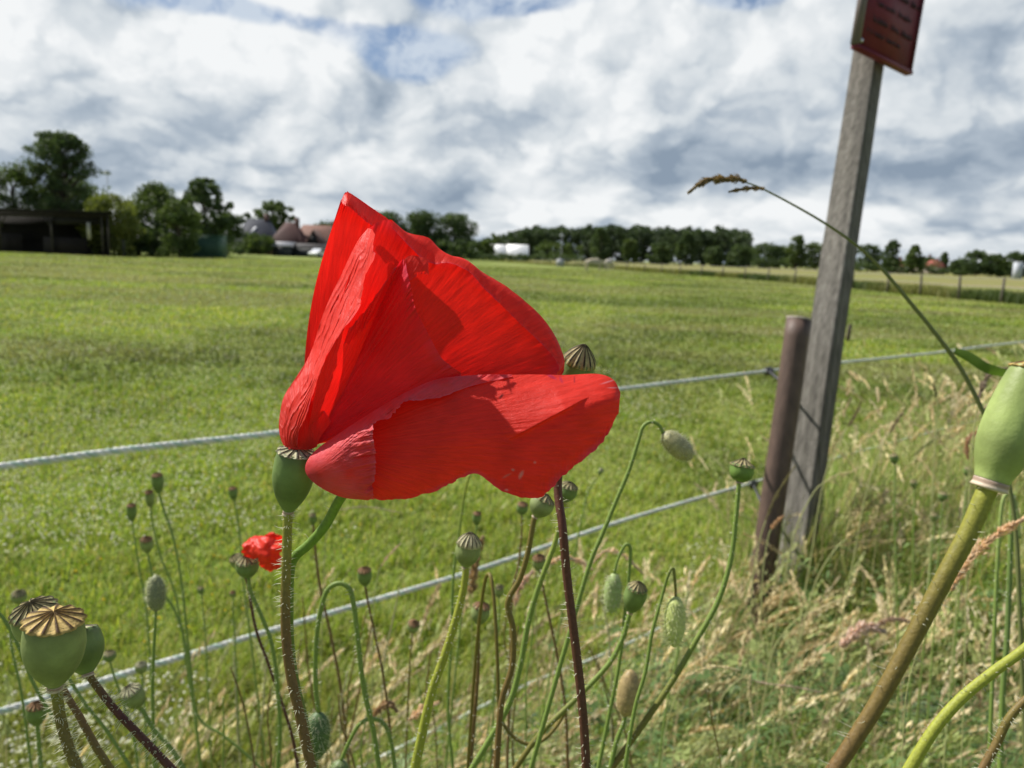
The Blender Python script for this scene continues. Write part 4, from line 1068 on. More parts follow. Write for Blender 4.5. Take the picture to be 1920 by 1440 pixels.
def poppies():
    S = 'poppy seed heads among the grass'
    # near, sharp ones
    pod('green seed head under the left end of the red flower on a thick brown stem', (541, 957), (556, 846), 76, .205, [(539, 985), (537, 1060), (535, 1130), (537, 1200), (546, 1270), (562, 1340), (585, 1445)], (18, 19), (SY, SB, SB), 14, 260, 17, PD, 'pale', 12, .98, lidh=.10)
    pod('biggest lower left seed head with a wide flat golden striped lid', (103, 1283), (101, 1160), 105, .19, [(106, 1300), (114, 1350), (128, 1400), (148, 1450)], (19, 20), (SY, SO, SO), 16, 230, 24, PG, 'gold', 13, 1.03, lidh=.13, shape=0, flat=1.0)
    pod('seed head tucked behind the biggest lower left one on a dark red stem', (164, 1262), (146, 1182), 78, .205, [(180, 1285), (215, 1330), (258, 1375), (330, 1450)], (13, 15), (SO, SR, SR), -8, 260, 22, PD, 'pale', 12, .9, lidh=.1)
    pod('seed head behind the biggest one showing only its tilted greenish lid', (88, 1208), (62, 1142), 84, .225, [(118, 1290), (150, 1345), (180, 1400), (212, 1450)], (12, 14), (SB, SB, SO), 30, 150, 18, PG, 'dark', 14, 1.0, lidh=.2)
    pod('large pale green seed head cut by the right picture edge', (1860, 900), (1935, 690), 98, .15, [(1846, 930), (1815, 1000), (1770, 1085), (1715, 1190), (1650, 1310), (1600, 1390), (1560, 1450)], (36, 28), (SY, SO, SB), 4, 60, 26, PL, 'gold', 12, .80, lidh=.16, shape=1)
    pod('tilted seed head with a twisted lid behind the right end of the flower', (1064, 742), (1088, 672), 66, .235, [(1060, 790, .004), (1046, 905, .004), (1055, 990), (1063, 1080), (1074, 1170), (1085, 1260), (1094, 1350), (1100, 1450)], (16, 17), (SR, SR, SR), 30, 170, 15, PD, 'dark', 13, 1.0, lidh=.45, flat=.8)
    pod('upright seed head with a dark striped cap on a yellow green bristly stem', (873, 1062), (880, 1016), 47, .30, [(873, 1075), (868, 1110), (855, 1160), (835, 1225), (812, 1290), (795, 1360), (776, 1450)], (12, 18), (SY, SY, SY), 12, 150, 9, PG, 'pale', 14, 1.05, lidh=.42, flat=.7)
    pod('seed head with a fringed dark crown standing in front of the fence post foot', (1387, 903), (1393, 870), 44, .36, [(1385, 912), (1380, 970), (1370, 1050), (1345, 1130), (1300, 1210), (1262, 1275), (1215, 1345), (1140, 1450)], (8, 12), (SG, SG, SO), 3, 70, 6, (.14, .23, .05), 'dark', 12, 1.12, lidh=.28, flat=1.6, shape=2)
    pod('plump green seed head hanging just below the flower right of centre', (1004, 968), (1022, 935), 46, .33, [(1000, 980), (990, 1035), (975, 1085), (952, 1130), (962, 1180), (960, 1250), (940, 1320), (930, 1450)], (10, 12), (SO, SO, SB), 5, 90, 8, PG, 'dark', 12, 1.0)
    pod('small seed head directly behind the dark red stem under the flower', (1058, 940), (1068, 910), 36, .36, [(1052, 965), (1040, 1020), (1010, 1100), (990, 1170), (975, 1250), (950, 1330), (880, 1450)], (9, 12), (SY, SG, SG), 18, 60, 7, PD, 'dark', 12, 1.0)
    pod('dark lidded seed head leaning right beside the two hanging buds', (1182, 1147), (1196, 1100), 42, .37, [(1178, 1160), (1168, 1195), (1145, 1240), (1110, 1280), (1070, 1320), (1010, 1380), (960, 1450)], (9, 11), (SG, SG, SO), 24, 60, 7, PD, 'dark', 12, .95, lidh=.3)
    # smaller, softer ones
    G = [((897, 1170), (903, 1135), 35, .48, [(897, 1200), (896, 1260), (890, 1340), (880, 1450)], (6, 8), (SB, SB), 'brown', 'brown lidded seed head right of the central striped one'),
         ((685, 1098), (683, 1068), 27, .62, [(690, 1130), (705, 1200), (722, 1290), (740, 1450)], (4, 5), (SR, SB), 'brown', 'small brown topped seed head over the fence rope left of centre'),
         ((773, 1185), (776, 1168), 24, .70, [(772, 1200), (768, 1250), (765, 1320), (760, 1450)], (3, 4), (SB, SO), 'brown', 'tiny tan cup shaped seed head right of the bent stalks'),
         ((893, 985), (895, 962), 17, .80, [(890, 1010), (880, 1060), (868, 1130), (850, 1300)], (3, 4), (SG, SG), 'brown', 'tiny dark seed head right above the central striped one'),
         ((1012, 1070), (1010, 1045), 26, .62, [(1018, 1100), (1030, 1160), (1045, 1230), (1060, 1330), (1065, 1450)], (4, 6), (SB, SB), 'brown', 'orange lidded seed head left of the dark red stem'),
         ((978, 965), (980, 945), 22, .62, [(978, 1000), (972, 1060), (960, 1120), (955, 1300)], (3, 5), (SO, SB), 'brown', 'small brown topped seed head left of the plump green one'),
         ((935, 1120), (937, 1100), 17, .80, [(936, 1150), (932, 1220), (925, 1330)], (3, 4), (SG, SG), 'dark', 'tiny green seed head between the brown lidded one and the dark stem'),
         ((466, 1082), (462, 1050), 42, .45, [(470, 1110), (488, 1150), (510, 1210), (520, 1290), (525, 1370), (520, 1450)], (7, 8), (SG, SG), 'dark', 'dark crowned seed head touching the small crumpled red flower'),
         ((455, 1066), (440, 1045), 26, .50, [(465, 1100), (480, 1180), (505, 1250), (545, 1370), (560, 1450)], (5, 6), (SR, SR), 'dark', 'dark seed head facing left behind the small crumpled red flower'),
         ((298, 925), (294, 890), 21, .95, [(305, 950), (325, 1010), (340, 1090), (352, 1200), (370, 1380)], (4, 5), (SG, SG), 'brown', 'highest of the three slim seed heads in front of the left pasture'),
         ((283, 952), (279, 922), 16, 1.05, [(285, 975), (300, 1040), (330, 1120), (350, 1250)], (3, 4), (SG, SG), 'brown', 'middle one of the three slim seed heads at the left'),
         ((248, 978), (246, 947), 18, 1.02, [(252, 1010), (262, 1070), (275, 1150), (285, 1300)], (3, 4), (SG, SG), 'brown', 'lowest of the three slim seed heads at the left'),
         ((277, 1036), (274, 1010), 23, .85, [(282, 1060), (290, 1090), (330, 1150), (352, 1230), (370, 1340), (420, 1380)], (4, 5), (SG, SG), 'brown', 'flat topped cup shaped seed head above the upright bud'),
         ((439, 938), (436, 915), 16, 1.1, [(445, 970), (450, 1010), (455, 1080), (470, 1200)], (3, 4), (SG, SG), 'brown', 'faint bluish seed head alone left of the flower'),
         ((262, 1325), (243, 1293), 40, .42, [(272, 1340), (290, 1370), (318, 1400), (350, 1450)], (7, 9), (SG, SG), 'pale', 'seed head with a pale fringed lid facing up left right of the big pair'),
         ((70, 1360), (68, 1322), 34, .45, [(72, 1380), (74, 1410), (78, 1450)], (7, 8), (SG, SG), 'brown', 'dull seed head under the biggest lower left one on the rope'),
         ((36, 1130), (35, 1112), 26, .60, [(30, 1150), (20, 1200), (40, 1300), (60, 1450)], (4, 5), (SG, SG), 'dark', 'dim seed head peeping behind the tilted lid at far left'),
         ((206, 1240), (205, 1224), 24, .70, [(212, 1262), (225, 1300), (250, 1380), (260, 1450)], (4, 5), (SG, SG), 'dark', 'tiny dark ring shaped seed head above the rope right of the big pair'),
         ((266, 1262), (264, 1245), 22, .75, [(268, 1290), (272, 1340), (275, 1450)], (4, 4), (SG, SG), 'pale', 'tiny pale topped seed head standing against the middle rope'),
         ((378, 1115), (376, 1102), 12, 1.2, [(380, 1140), (385, 1200), (390, 1300)], (3, 3), (SG, SG), 'dark', 'very small dark seed head in the grass below the crumpled flower left side'),
         ((437, 1120), (436, 1110), 12, 1.1, [(437, 1150), (440, 1190), (445, 1300)], (3, 3), (SG, SG), 'brown', 'very small cup seed head just under the crumpled flower'),
         ((1678, 870), (1675, 853), 16, 1.2, [(1678, 900), (1677, 960), (1680, 1060)], (3, 3), (SG, SG), 'dark', 'round green seed head on a straight thin stem right of the grey post'),
         ((1714, 915), (1712, 902), 13, 1.35, [(1714, 940), (1713, 980), (1712, 1080)], (2.5, 3), (SG, SG), 'dark', 'small dark seed head second in the row right of the grey post'),
         ((1766, 940), (1768, 925), 17, 1.15, [(1765, 970), (1760, 1040), (1755, 1120)], (3, 3), (SG, SG), 'dark', 'dark seed head between the grass plumes left of the large pod stem'),
         ((1752, 978), (1751, 964), 14, 1.25, [(1750, 1000), (1745, 1060), (1740, 1120)], (3, 3), (SG, SG), 'dark', 'dark seed head lowest in the row beside the large pod stem'),
         ((1814, 893), (1815, 878), 15, 1.2, [(1812, 920), (1808, 980)], (3, 3), (SG, SG), 'dark', 'dark seed head closest to the large pale pod'),
         ((1122, 890), (1128, 880), 10, .9, [(1112, 905), (1100, 930), (1085, 1000)], (3, 3), (SY, SG), 'pale', 'thin pale bud like seed head right under the flower tip'),
         ((588, 985), (586, 965), 14, 1.0, [(590, 1020), (600, 1100), (620, 1190), (640, 1300), (655, 1450)], (5, 6), (SB, SB), 'dark', 'narrow dark seed head on a bristly brown stalk behind the curved green stem')]
    for i, (b_, tp, w, D, st, sw, sc, ld, lab) in enumerate(G):
        pod(lab, b_, tp, w, D, st, sw, sc, 12+(i*37) % 25, 70 if D < .7 else (40 if D < 1.3 else 0), 7, (PG, PD)[i % 2], ld, 11, 1.0, collar=False, lidh=.25)
    # buds
    bud('pale woolly bud drooping from a hooked stalk right of the flower', (1243, 812), (1298, 860), 42, .34, [(1236, 798), (1222, 791), (1206, 800), (1196, 830), (1180, 880), (1155, 940), (1130, 1000), (1105, 1060), (1070, 1180)], (6, 9), (SG, SG, SG), 420, 9, (.40, .38, .20), 50, 6)
    bud('yellow green bristly bud hanging straight down on the right', (1267, 1118), (1264, 1214), 38, .34, [(1266, 1095), (1262, 1066), (1252, 1080), (1238, 1130), (1222, 1190), (1210, 1260), (1190, 1330), (1170, 1450)], (5, 8), (SO, SG, SG), 420, 20, (.55, .62, .22), 40, 6, col_h=(.85, .88, .55))
    bud('soft green hanging bud left of the dark lidded seed head', (1152, 1075), (1146, 1150), 32, .40, [(1158, 1050), (1172, 1022), (1182, 1028), (1180, 1070), (1172, 1150), (1160, 1250), (1140, 1350), (1120, 1450)], (5, 8), (SG, SG, SG), 320, 11, (.36, .46, .18), 40, 7)
    bud('upright tan bud on a green stalk at lower centre right', (1172, 1343), (1184, 1255), 40, .36, [(1168, 1360), (1156, 1390), (1142, 1450)], (8, 10), (SG, SG), 300, 6, (.40, .30, .14), 30, 6, col_h=(.7, .6, .35))
    bud('small upright grey green bud in the left foreground', (293, 1146), (292, 1078), 32, .45, [(291, 1170), (288, 1230), (286, 1300), (290, 1450)], (5, 7), (SG, SG), 340, 8, (.24, .26, .14), 60, 9)
    bud('bristly bud hanging low from the tall arched green stalk', (597, 1335), (592, 1425), 46, .38, [(592, 1290), (592, 1220), (598, 1160), (612, 1110), (634, 1094), (655, 1104), (664, 1140), (672, 1210), (682, 1290), (700, 1370), (712, 1450)], (9, 10), (SG, SG, SG), 420, 13, (.10, .17, .06), 140, 9)
    bud('drooping bud of the lower arched stalk near the bottom edge', (640, 1425), (632, 1475), 34, .42, [(655, 1390), (675, 1357), (700, 1348), (722, 1360), (734, 1395), (742, 1450)], (7, 8), (SG, SG, SG), 100, 10, (.16, .22, .08), 60, 8)
    # loose bare stalks at the right
    rng = np.random.default_rng(5)
    for lab, px, D, w, cc, hr in (('bright yellow green bristly stalk rising to the right picture edge', [(1960, 1180), (1920, 1218), (1860, 1262), (1800, 1312), (1750, 1370), (1700, 1450)], .24, (17, 22), (SY, SY, SY), 60),
                                  ('thin bristly brown stalk in the lower right corner', [(1960, 1285), (1920, 1315), (1890, 1350), (1868, 1395), (1838, 1450)], .27, (14, 16), (SB, SO, SB), 90),
                                  ('green stalk with blunt bends behind the large pod at the right', [(1898, 925), (1896, 990), (1892, 1100), (1888, 1200), (1880, 1300), (1875, 1450)], .55, (9, 10), (SG, PD, SG), 120),
                                  ('pale hooked stalk just right of the large pod collar', [(1912, 1010), (1905, 950), (1893, 925), (1880, 940), (1874, 1000), (1868, 1100), (1860, 1300)], .6, (6, 7), (PL, PL, SG), 40),
                                  ('thin wiry bent stalk looping near the bottom centre', [(1065, 1320), (1045, 1360), (1010, 1392), (975, 1390), (945, 1360), (935, 1320), (934, 1285)], .42, (7, 7), (SO, SO, SO), 30),
                                  ('long pale green stalk crossing behind the flower tip', [(880, 890), (870, 930), (862, 990), (850, 1080), (846, 1200), (840, 1330), (850, 1450)], .62, (5, 6), (SY, SG, SG), 20),
                                  ('thin plain stalk at the left edge below the shed pasture', [(-20, 1130), (10, 1165), (38, 1220), (62, 1280), (90, 1330), (130, 1390), (160, 1450)], .42, (6, 7), (SG, SG, SG), 20),
                                  ('long thin slanting stalk between the big pods and the upright bud', [(128, 1270), (160, 1320), (200, 1370), (245, 1440), (260, 1470)], .40, (6, 7), (SG, SG, SG), 40)):
        P = [unp(p[0], p[1], D) for p in px]; rt = to_ground(P)[-1]
        t = thing('poppy_stalk', lab, 'stalk', rt)
        stem_part(t, px, D, w, cc, hr, 13 if D < .3 else 7, rng)
    prm = sorted((rng.uniform(330, 1330), rng.uniform(.55, 1.25), rng.uniform(1090, 1330), rng.normal(0, 40)) for i in range(34))
    one = ['', 'first', 'second', 'third', 'fourth', 'fifth', 'sixth', 'seventh', 'eighth', 'ninth', 'tenth', 'eleventh', 'twelfth', 'thirteenth', 'fourteenth', 'fifteenth', 'sixteenth', 'seventeenth', 'eighteenth', 'nineteenth']
    for i, (x0, D, y0, dx) in enumerate(prm):
        k = i+1 if i < 17 else 34-i; side = 'left' if i < 17 else 'right'; cn = ('green', 'olive', 'brown', 'straw coloured')[i % 4]
        px = [(x0, y0), (x0+dx*.3+rng.normal(0, 5), y0+60), (x0+dx*.7+rng.normal(0, 6), y0+140), (x0+dx, y0+230), (x0+dx*1.3, 1450 if y0 < 1200 else y0+300)]
        P = [unp(p[0], p[1], D) for p in px]; rt = to_ground(P)[-1]
        t = thing('poppy_stalk', 'thin %s bare stem in the tangle along the bottom, %s from the %s' % (cn, one[k], side), 'stalk', rt, 'thin bare stems in the bottom tangle')
        cc = [SG, SO, SB, (.42, .38, .2)][i % 4]
        stem_part(t, px, D, (2.5, 4.2), (cc, cc, cc), 30 if i % 2 else 0, 7, rng)
    # crumpled second flower
    rt = unp(545, 1420, .47); t = thing('wilted_poppy', 'small crumpled bright red poppy petals behind the brown stem', 'poppy flower', unp(490, 1035, .44))
    for k, (cx, cy, rx, ry, dd) in enumerate([(478, 1028, 26, 20, 0), (500, 1030, 30, 24, -.004), (508, 1052, 22, 20, .003), (486, 1018, 24, 14, .006), (512, 1015, 22, 16, .004)]):
        n = 26; u, v = np.meshgrid(np.linspace(-1, 1, n), np.linspace(-1, 1, n), indexing='ij'); r = np.hypot(u, v); sc = np.where(r > 1e-6, np.maximum(abs(u), abs(v))/np.maximum(r, 1e-6), 1)
        U, V_ = u*sc, v*sc; ang = np.arctan2(V_, U); rr = np.hypot(U, V_); rim = 1+.22*(fbm(np.cos(ang)*3+k*5, np.sin(ang)*3, k, 2)-.45)*2.2*rr
        X = cx+U*rx*rim; Y = cy+V_*ry*rim; Z = (fbm(U*1.1+k*9, V_*1.1, 11+k, 2)-.45)*.016+dd+.005*rr**2
        P = np.array([unp(a, b_, .44+c) for a, b_, c in zip(X.ravel(), Y.ravel(), Z.ravel())])
        i, j = np.meshgrid(np.arange(n-1), np.arange(n-1), indexing='ij'); i = i.ravel(); j = j.ravel()
        mesh_np('petal', P, [np.stack([i*n+j, (i+1)*n+j, (i+1)*n+j+1, i*n+j+1], 1)], M_PETAL, np.tile((.90, .06, .03), (n*n, 1)), t, uv=np.stack([U.ravel(), V_.ravel()], 1)*.06)


def petal_mat():
    mt = bpy.data.materials.new('poppy_petal'); mt.use_nodes = True; nt = mt.node_tree; nt.nodes.clear(); b = NB(nt)
    uv = b.n('ShaderNodeUVMap', uv_map='UVMap').outputs[0]
    at_ = b.n('ShaderNodeAttribute', attribute_name='Col').outputs['Color']
    st = b.noise(b.v('MULTIPLY', uv, (70, 2.2, 1)), 1, 5, .55, .15)          # veins fan out from the base
    fn = b.noise(b.v('MULTIPLY', uv, (160, 22, 1)), 1, 6, .75, .6)
    v_ = b.sstep(st, .3, .7, .94, 1.05)
    cd = b.v('SCALE', at_, v_)
    ct = b.v('SCALE', b.mix(1.0, at_, (.90, .22, .26, 1), 'MULTIPLY'), b.sstep(st, .3, .7, .85, 1.07))
    bp = b.n('ShaderNodeBump'); bp.inputs['Strength'].default_value = .62; bp.inputs['Distance'].default_value = .00035
    b.put(bp.inputs['Height'], b.m('ADD', st, b.m('MULTIPLY', fn, .55)))
    df = b.n('ShaderNodeBsdfDiffuse'); b.put(df.inputs[0], cd); nt.links.new(bp.outputs[0], df.inputs[2])
    tr = b.n('ShaderNodeBsdfTranslucent'); b.put(tr.inputs[0], ct); nt.links.new(bp.outputs[0], tr.inputs[1])
    gl = b.n('ShaderNodeBsdfGlossy'); gl.inputs['Roughness'].default_value = .42; gl.inputs[0].default_value = (1, .80, .84, 1); nt.links.new(bp.outputs[0], gl.inputs['Normal'])
    m1 = b.n('ShaderNodeMixShader'); m1.inputs[0].default_value = .44; nt.links.new(df.outputs[0], m1.inputs[1]); nt.links.new(tr.outputs[0], m1.inputs[2])
    lw = b.n('ShaderNodeLayerWeight'); lw.inputs[0].default_value = .25
    m2 = b.n('ShaderNodeMixShader'); b.put(m2.inputs[0], b.m('MULTIPLY_ADD', lw.outputs[1], .07, .010)); nt.links.new(m1.outputs[0], m2.inputs[1]); nt.links.new(gl.outputs[0], m2.inputs[2])
    o = b.n('ShaderNodeOutputMaterial'); nt.links.new(m2.outputs[0], o.inputs[0])
    return mt


M_PETAL = petal_mat()
FD0 = .200      # distance of the flower
PXM = FD0/FPX


def petal(t, grid, nu, nv, rib=1.0, wr=1.0, seed=0, extra=None, rimw=1.6, sym=(575, 842), rimrows=.12, base=(.93, .050, .030), rimc=(.70, .085, .16), pink=0, marks=()):
    """grid[v][u] = (px, py, d): d in flower pixels towards the camera"""
    G = np.array(grid, float)                     # (V,U,3)
    G = cr_n(G, nv); G = np.swapaxes(cr_n(np.swapaxes(G, 0, 1), nu), 0, 1)
    X, Y, D = G[..., 0].copy(), G[..., 1].copy(), G[..., 2].copy()
    ang = np.arctan2(Y-sym[1], X-sym[0]); rad = np.hypot(X-sym[0], Y-sym[1])
    v = np.linspace(0, 1, nv)[:, None]*np.ones((1, nu)); u = np.ones((nv, 1))*np.linspace(0, 1, nu)[None]
    # ribs along the petal, crinkles, ragged rim
    a = ang*38+seed; rb = (fbm(a, rad*.012, seed, 3)-.45)*2; rb2 = (fbm(a*2.6, rad*.03+7, seed+3, 3)-.45)*2
    amp = np.clip(rad/120, 0, 1)
    D += amp*(rib*1.9*rb+wr*1.0*rb2)+wr*2.2*(fbm(X*.045, Y*.045, seed+9, 3)-.45)*amp
    if extra is not None: X, Y, D = extra(X, Y, D, u, v)
    e = np.clip((v-(1-rimrows))/rimrows, 0, 1); X0, Y0 = X.copy(), Y.copy()
    w = ((fbm(u*26+seed, v*0+seed, seed+5, 3)-.45)*2+(vn(u*90+seed, v*0, seed+2)-.5)*.9)*e*rimw
    if pink: w = w*np.clip((.88-u)*8, 0, 1)
    X += w*.8; Y += w*1.2; D += w*3.0
    P = CAM+((FD0-D*PXM)[..., None])*(F0+RR*((X-960)/FPX)[..., None]-UU*((Y-720)/FPX)[..., None])
    n = nu; i, j = np.meshgrid(np.arange(nv-1), np.arange(nu-1), indexing='ij'); i = i.ravel(); j = j.ravel()
    f = np.stack([i*n+j, i*n+j+1, (i+1)*n+j+1, (i+1)*n+j], 1)
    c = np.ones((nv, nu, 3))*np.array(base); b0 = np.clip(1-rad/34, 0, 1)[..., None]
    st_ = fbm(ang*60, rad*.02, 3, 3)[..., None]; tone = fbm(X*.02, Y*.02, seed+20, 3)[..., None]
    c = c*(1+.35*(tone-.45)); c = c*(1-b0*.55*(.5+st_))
    pk = np.clip(np.clip((v-.93)/.07, 0, 1)*.8*(fbm(u*14, v*3, seed+31, 3)*2.2-.5), 0, 1)[..., None]
    if pink: pk = np.clip(pk+pink*(fbm(X*.035, Y*.035, 40, 4)*1.5), 0, .95)[..., None][..., 0] if pk.ndim == 2 else np.clip(pk+pink*(fbm(X*.035, Y*.035, 40, 4)*1.5)[..., None], 0, .95)
    c = c*(1-pk)+np.array(rimc)*pk
    for (sx, sy, la, lb, an, cc) in marks:        # small scars and tears
        dx, dy = X0-sx, Y0-sy; p = dx*math.cos(an)+dy*math.sin(an); q = -dx*math.sin(an)+dy*math.cos(an)
        w_ = np.clip(1.6-np.hypot(p/la, q/lb), 0, 1)[..., None]*.9; c = c*(1-w_)+np.array(cc)*w_
    return P.reshape(-1, 3), f, c.reshape(-1, 3), np.stack([ang.ravel(), rad.ravel()/100], 1)


def join_petal(t, parts, label=None):
    V = []; F = []; C = []; UVs = []; n = 0
    for P, f, c, uv in parts: V.append(P); F.append(f+n); C.append(c); UVs.append(uv); n += len(P)
    o = mesh_np('petal', np.concatenate(V), [np.concatenate(F)], M_PETAL, np.concatenate(C), t, uv=np.concatenate(UVs))
    if label: o['label'] = label
    return o


def flower():
    stp = [(648, 915, .002), (632, 945, .004), (610, 985, .006), (580, 1020, .008), (552, 1045, .009), (543, 1075, .009), (541, 1130, .009), (542, 1200, .009), (550, 1270, .009), (566, 1340, .009), (590, 1450, .009)]
    P = [unp(p[0], p[1], .2+p[2]) for p in stp]; rt = to_ground(P)[-1]
    t = thing('poppy_flower', 'large sharp red poppy flower blown sideways in the centre of the picture', 'poppy flower', rt)
    rng = np.random.default_rng(3)
    stem_part(t, [(606, 878, .004), (628, 900, .004)]+stp[:1]+stp[1:], .2, (18, 20), ((.20, .34, .045), (.16, .27, .04), (.15, .2, .04)), 14, 16, rng)
    # receptacle joining petals and stem
    m_ = MB(); a = unp(592, 862, .2045); b_ = unp(606, 880, .2045); m_.tube([a, (a+b_)/2, b_], [.0015, .0022, .0014], 12, (.16, .25, .05), sub=3); m_.build('receptacle', M_STEM, t)

    def fan(base, rim, prof):
        """rows from base to rim; prof(f, k, n) -> (shift x, shift y, d)"""
        rows = []; n = len(rim)
        for f in np.linspace(0, 1, 9):
            row = []
            for k, r in enumerate(rim):
                sx, sy, d = prof(f, k/(n-1), r)
                row.append((base[0]+(r[0]-base[0])*f+sx, base[1]+(r[1]-base[1])*f+sy, d))
            rows.append(row)
        return rows
    # petal at the back left, tall and pointed
    rim = [(640, 377, -18), (646, 364, -26), (654, 361, -36), (672, 372, -48), (692, 386, -62), (712, 400, -74), (730, 413, -84), (745, 440, -90)]
    def pf(f, u, r):
        left = 1-u
        return (-52*math.sin(math.pi*f)*f**.2*(left**1.5)*.55+6*math.sin(math.pi*f)*u, 0, (r[2]-95)*f**1.1-46*math.sin(math.pi*f)-16*math.sin(math.pi*f)*(1-left))
    g1 = fan((566, 836), rim, pf)
    def ex1(X, Y, D, u, v): return X, Y, D
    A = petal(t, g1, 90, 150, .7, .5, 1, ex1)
    fold = [[(640, 377, -112), (646, 364, -120), (654, 361, -130), (672, 372, -142), (692, 386, -156), (712, 400, -168), (730, 413, -178)],
            [(642, 380, -103), (652, 374, -103), (662, 378, -111), (676, 390, -123), (692, 402, -139), (708, 412, -155), (726, 417, -173)],
            [(643, 383, -97), (656, 389, -93), (668, 399, -99), (680, 410, -111), (692, 419, -129), (702, 424, -147), (722, 420, -171)]]
    B = petal(t, fold, 70, 26, .3, 1.5, 2, None, 2.5, rimrows=.3)
    join_petal(t, [A, B], 'tall pointed petal at the back left with its tip folded over')
    # broad back petal: left part leans back, right part is a bowl
    rim = [(688, 432, -40), (700, 424, -62), (728, 412, -86), (764, 436, -100), (803, 446, -112), (834, 475, -116), (872, 486, -120), (906, 511, -124), (946, 535, -127), (993, 572, -130), (1023, 603, -131), (1047, 642, -130), (1058, 682, -126), (1046, 712, -120), (1000, 740, -104), (930, 760, -80)]
    def pf(f, u, r):
        bow = math.sin(math.pi*f)
        if u < .3: q = 1-u/.3
        else: q = 0
        d = r[2]*(.25*f+1.0*f**4)*(q)+(1-q)*(r[2]*f-74*bow*min(1, (u-.0)*1.6))
        return (-14*bow*q, 0, d)
    g2 = fan((572, 838), rim, pf)
    A = petal(t, g2, 170, 150, .8, .6, 3)
    n = 13
    f0 = [(r[0], r[1], r[2]+.6) for r in rim[2:14]]
    f2 = [(733, 424), (768, 462), (806, 494), (846, 494), (882, 512), (906, 539), (934, 566), (968, 600), (1000, 630), (1030, 660), (1048, 688), (1043, 706)]
    f1 = [((a[0]+b_[0])/2+5, (a[1]+b_[1])/2-5, a[2]+16) for a, b_ in zip(f0, f2)]
    f2 = [(b_[0], b_[1], a[2]+36) for a, b_ in zip(f0, f2)]
    B = petal(t, [f0, f1, f2], 150, 22, .5, 1.3, 4, None, 1.8, rimrows=.3)
    join_petal(t, [A, B], 'broad bowl shaped back petal with a narrow rolled rim')
    # left flap lying over it, lit
    L_ = [(690, 428), (672, 450), (655, 482), (640, 515), (618, 560), (600, 605), (590, 640), (577, 672), (556, 706), (533, 742), (525, 775), (523, 805), (530, 832), (543, 842)]
    M1 = [(697, 430), (684, 458), (671, 490), (660, 525), (642, 565), (624, 605), (608, 645), (590, 685), (570, 722), (551, 755), (541, 785), (537, 808), (540, 830), (549, 842)]
    M2 = [(701, 436), (694, 466), (688, 498), (678, 530), (663, 563), (645, 600), (622, 645), (602, 690), (584, 730), (568, 762), (558, 790), (550, 812), (550, 832), (555, 842)]
    R_ = [(704, 440), (699, 470), (703, 478), (684, 520), (678, 560), (671, 580), (640, 622), (613, 668), (597, 706), (584, 748), (573, 782), (562, 808), (557, 830), (560, 843)]
    def row(lst, d): return [(p[0], p[1], dd) for p, dd in zip(lst, d)]
    k = np.linspace(0, 1, 14); bul = np.sin(np.pi*k)
    def exf(X, Y, D, u, v):
        # long sharp pleats running from the base to the tip
        a = v*6+u*2.5+4.5*(fbm(u*5, v*2.2, 4, 4)-.45); q = np.abs(a % 1-.5)*2
        return X, Y, D+(q**2-.4)*3.6*np.sin(np.pi*np.clip(u, .02, .98))**.5
    g = [row(L_, -44*(1-k)-20*bul), row(M1, -26*(1-k)+10*bul), row(M2, -10*(1-k)+38*bul), row(R_, 0*(1-k)+62*bul)]
    A = petal(t, g, 200, 70, 1.2, 1.3, 5, exf, 1.4, sym=(560, 842), rimrows=.12)
    # inner dark fan at the base
    bs = [[(540, 843, 0), (552, 843, 4), (566, 843, 6), (580, 843, 4), (594, 838, 0)],
          [(548, 812, -4), (560, 800, 0), (574, 798, -2), (588, 806, -6), (602, 818, -8)],
          [(562, 775, -16), (574, 758, -18), (590, 752, -26), (606, 768, -30), (622, 790, -30)]]
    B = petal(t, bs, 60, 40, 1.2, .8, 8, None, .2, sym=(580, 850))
    join_petal(t, [A, B], 'crinkled sunlit flap along the left side')
    # inner middle petal
    rim = [(655, 615, -26), (684, 585, -30), (704, 552, -36), (732, 515, -42), (757, 486, -44), (764, 512, -22), (772, 545, -16), (778, 575, -12), (800, 620, -8), (826, 668, -6), (850, 690, -8), (866, 703, -12), (850, 730, -16)]
    def pf(f, u, r):
        return (0, 0, r[2]*f-62*math.sin(math.pi*min(1, f*.95+.02))*(.35+.65*math.sin(math.pi*min(1, .15+u*.8))))
    g3 = fan((576, 838), rim, pf)
    def ex3(X, Y, D, u, v):
        # one long pleat running up to the tip
        q = np.exp(-((u-.24)/.05)**2)*np.clip((v-.35)/.4, 0, 1)
        a = u*24; r_ = (np.abs((a+1.4*(fbm(v*5, u*9, 4, 3)-.45)) % 1-.5)*2)**2
        w = np.clip((v-.55)/.2, 0, 1)*np.clip((.62-u)/.2, 0, 1)
        return X, Y, D+13*q+3.2*r_*w
    A = petal(t, g3, 150, 130, .9, .9, 6, ex3, 2.2, base=(.84, .042, .048))  # base colour darker and more magenta: this petal's shading is painted in
    tip = [[(757, 486, -44), (760, 512, -38), (764, 530, -32)], [(772, 479, -50), (778, 498, -42), (776, 520, -38)], [(800, 485, -56), (800, 500, -46), (790, 512, -44)], [(802, 490, -58), (804, 512, -48), (803, 516, -46)]]
    B = petal(t, [[r[c] for r in tip] for c in range(3)], 34, 26, .4, 1.6, 7, None, 1.5)
    curl = [[(826, 668, -6), (838, 676, 0), (842, 690, 0)], [(848, 680, -6), (856, 686, 2), (856, 700, 2)], [(866, 690, -10), (866, 698, 0), (862, 706, 0)]]
    C_ = petal(t, curl, 24, 24, .2, .8, 9, None, .8)
    join_petal(t, [A, B], 'inner middle petal with a ragged pointed tip')
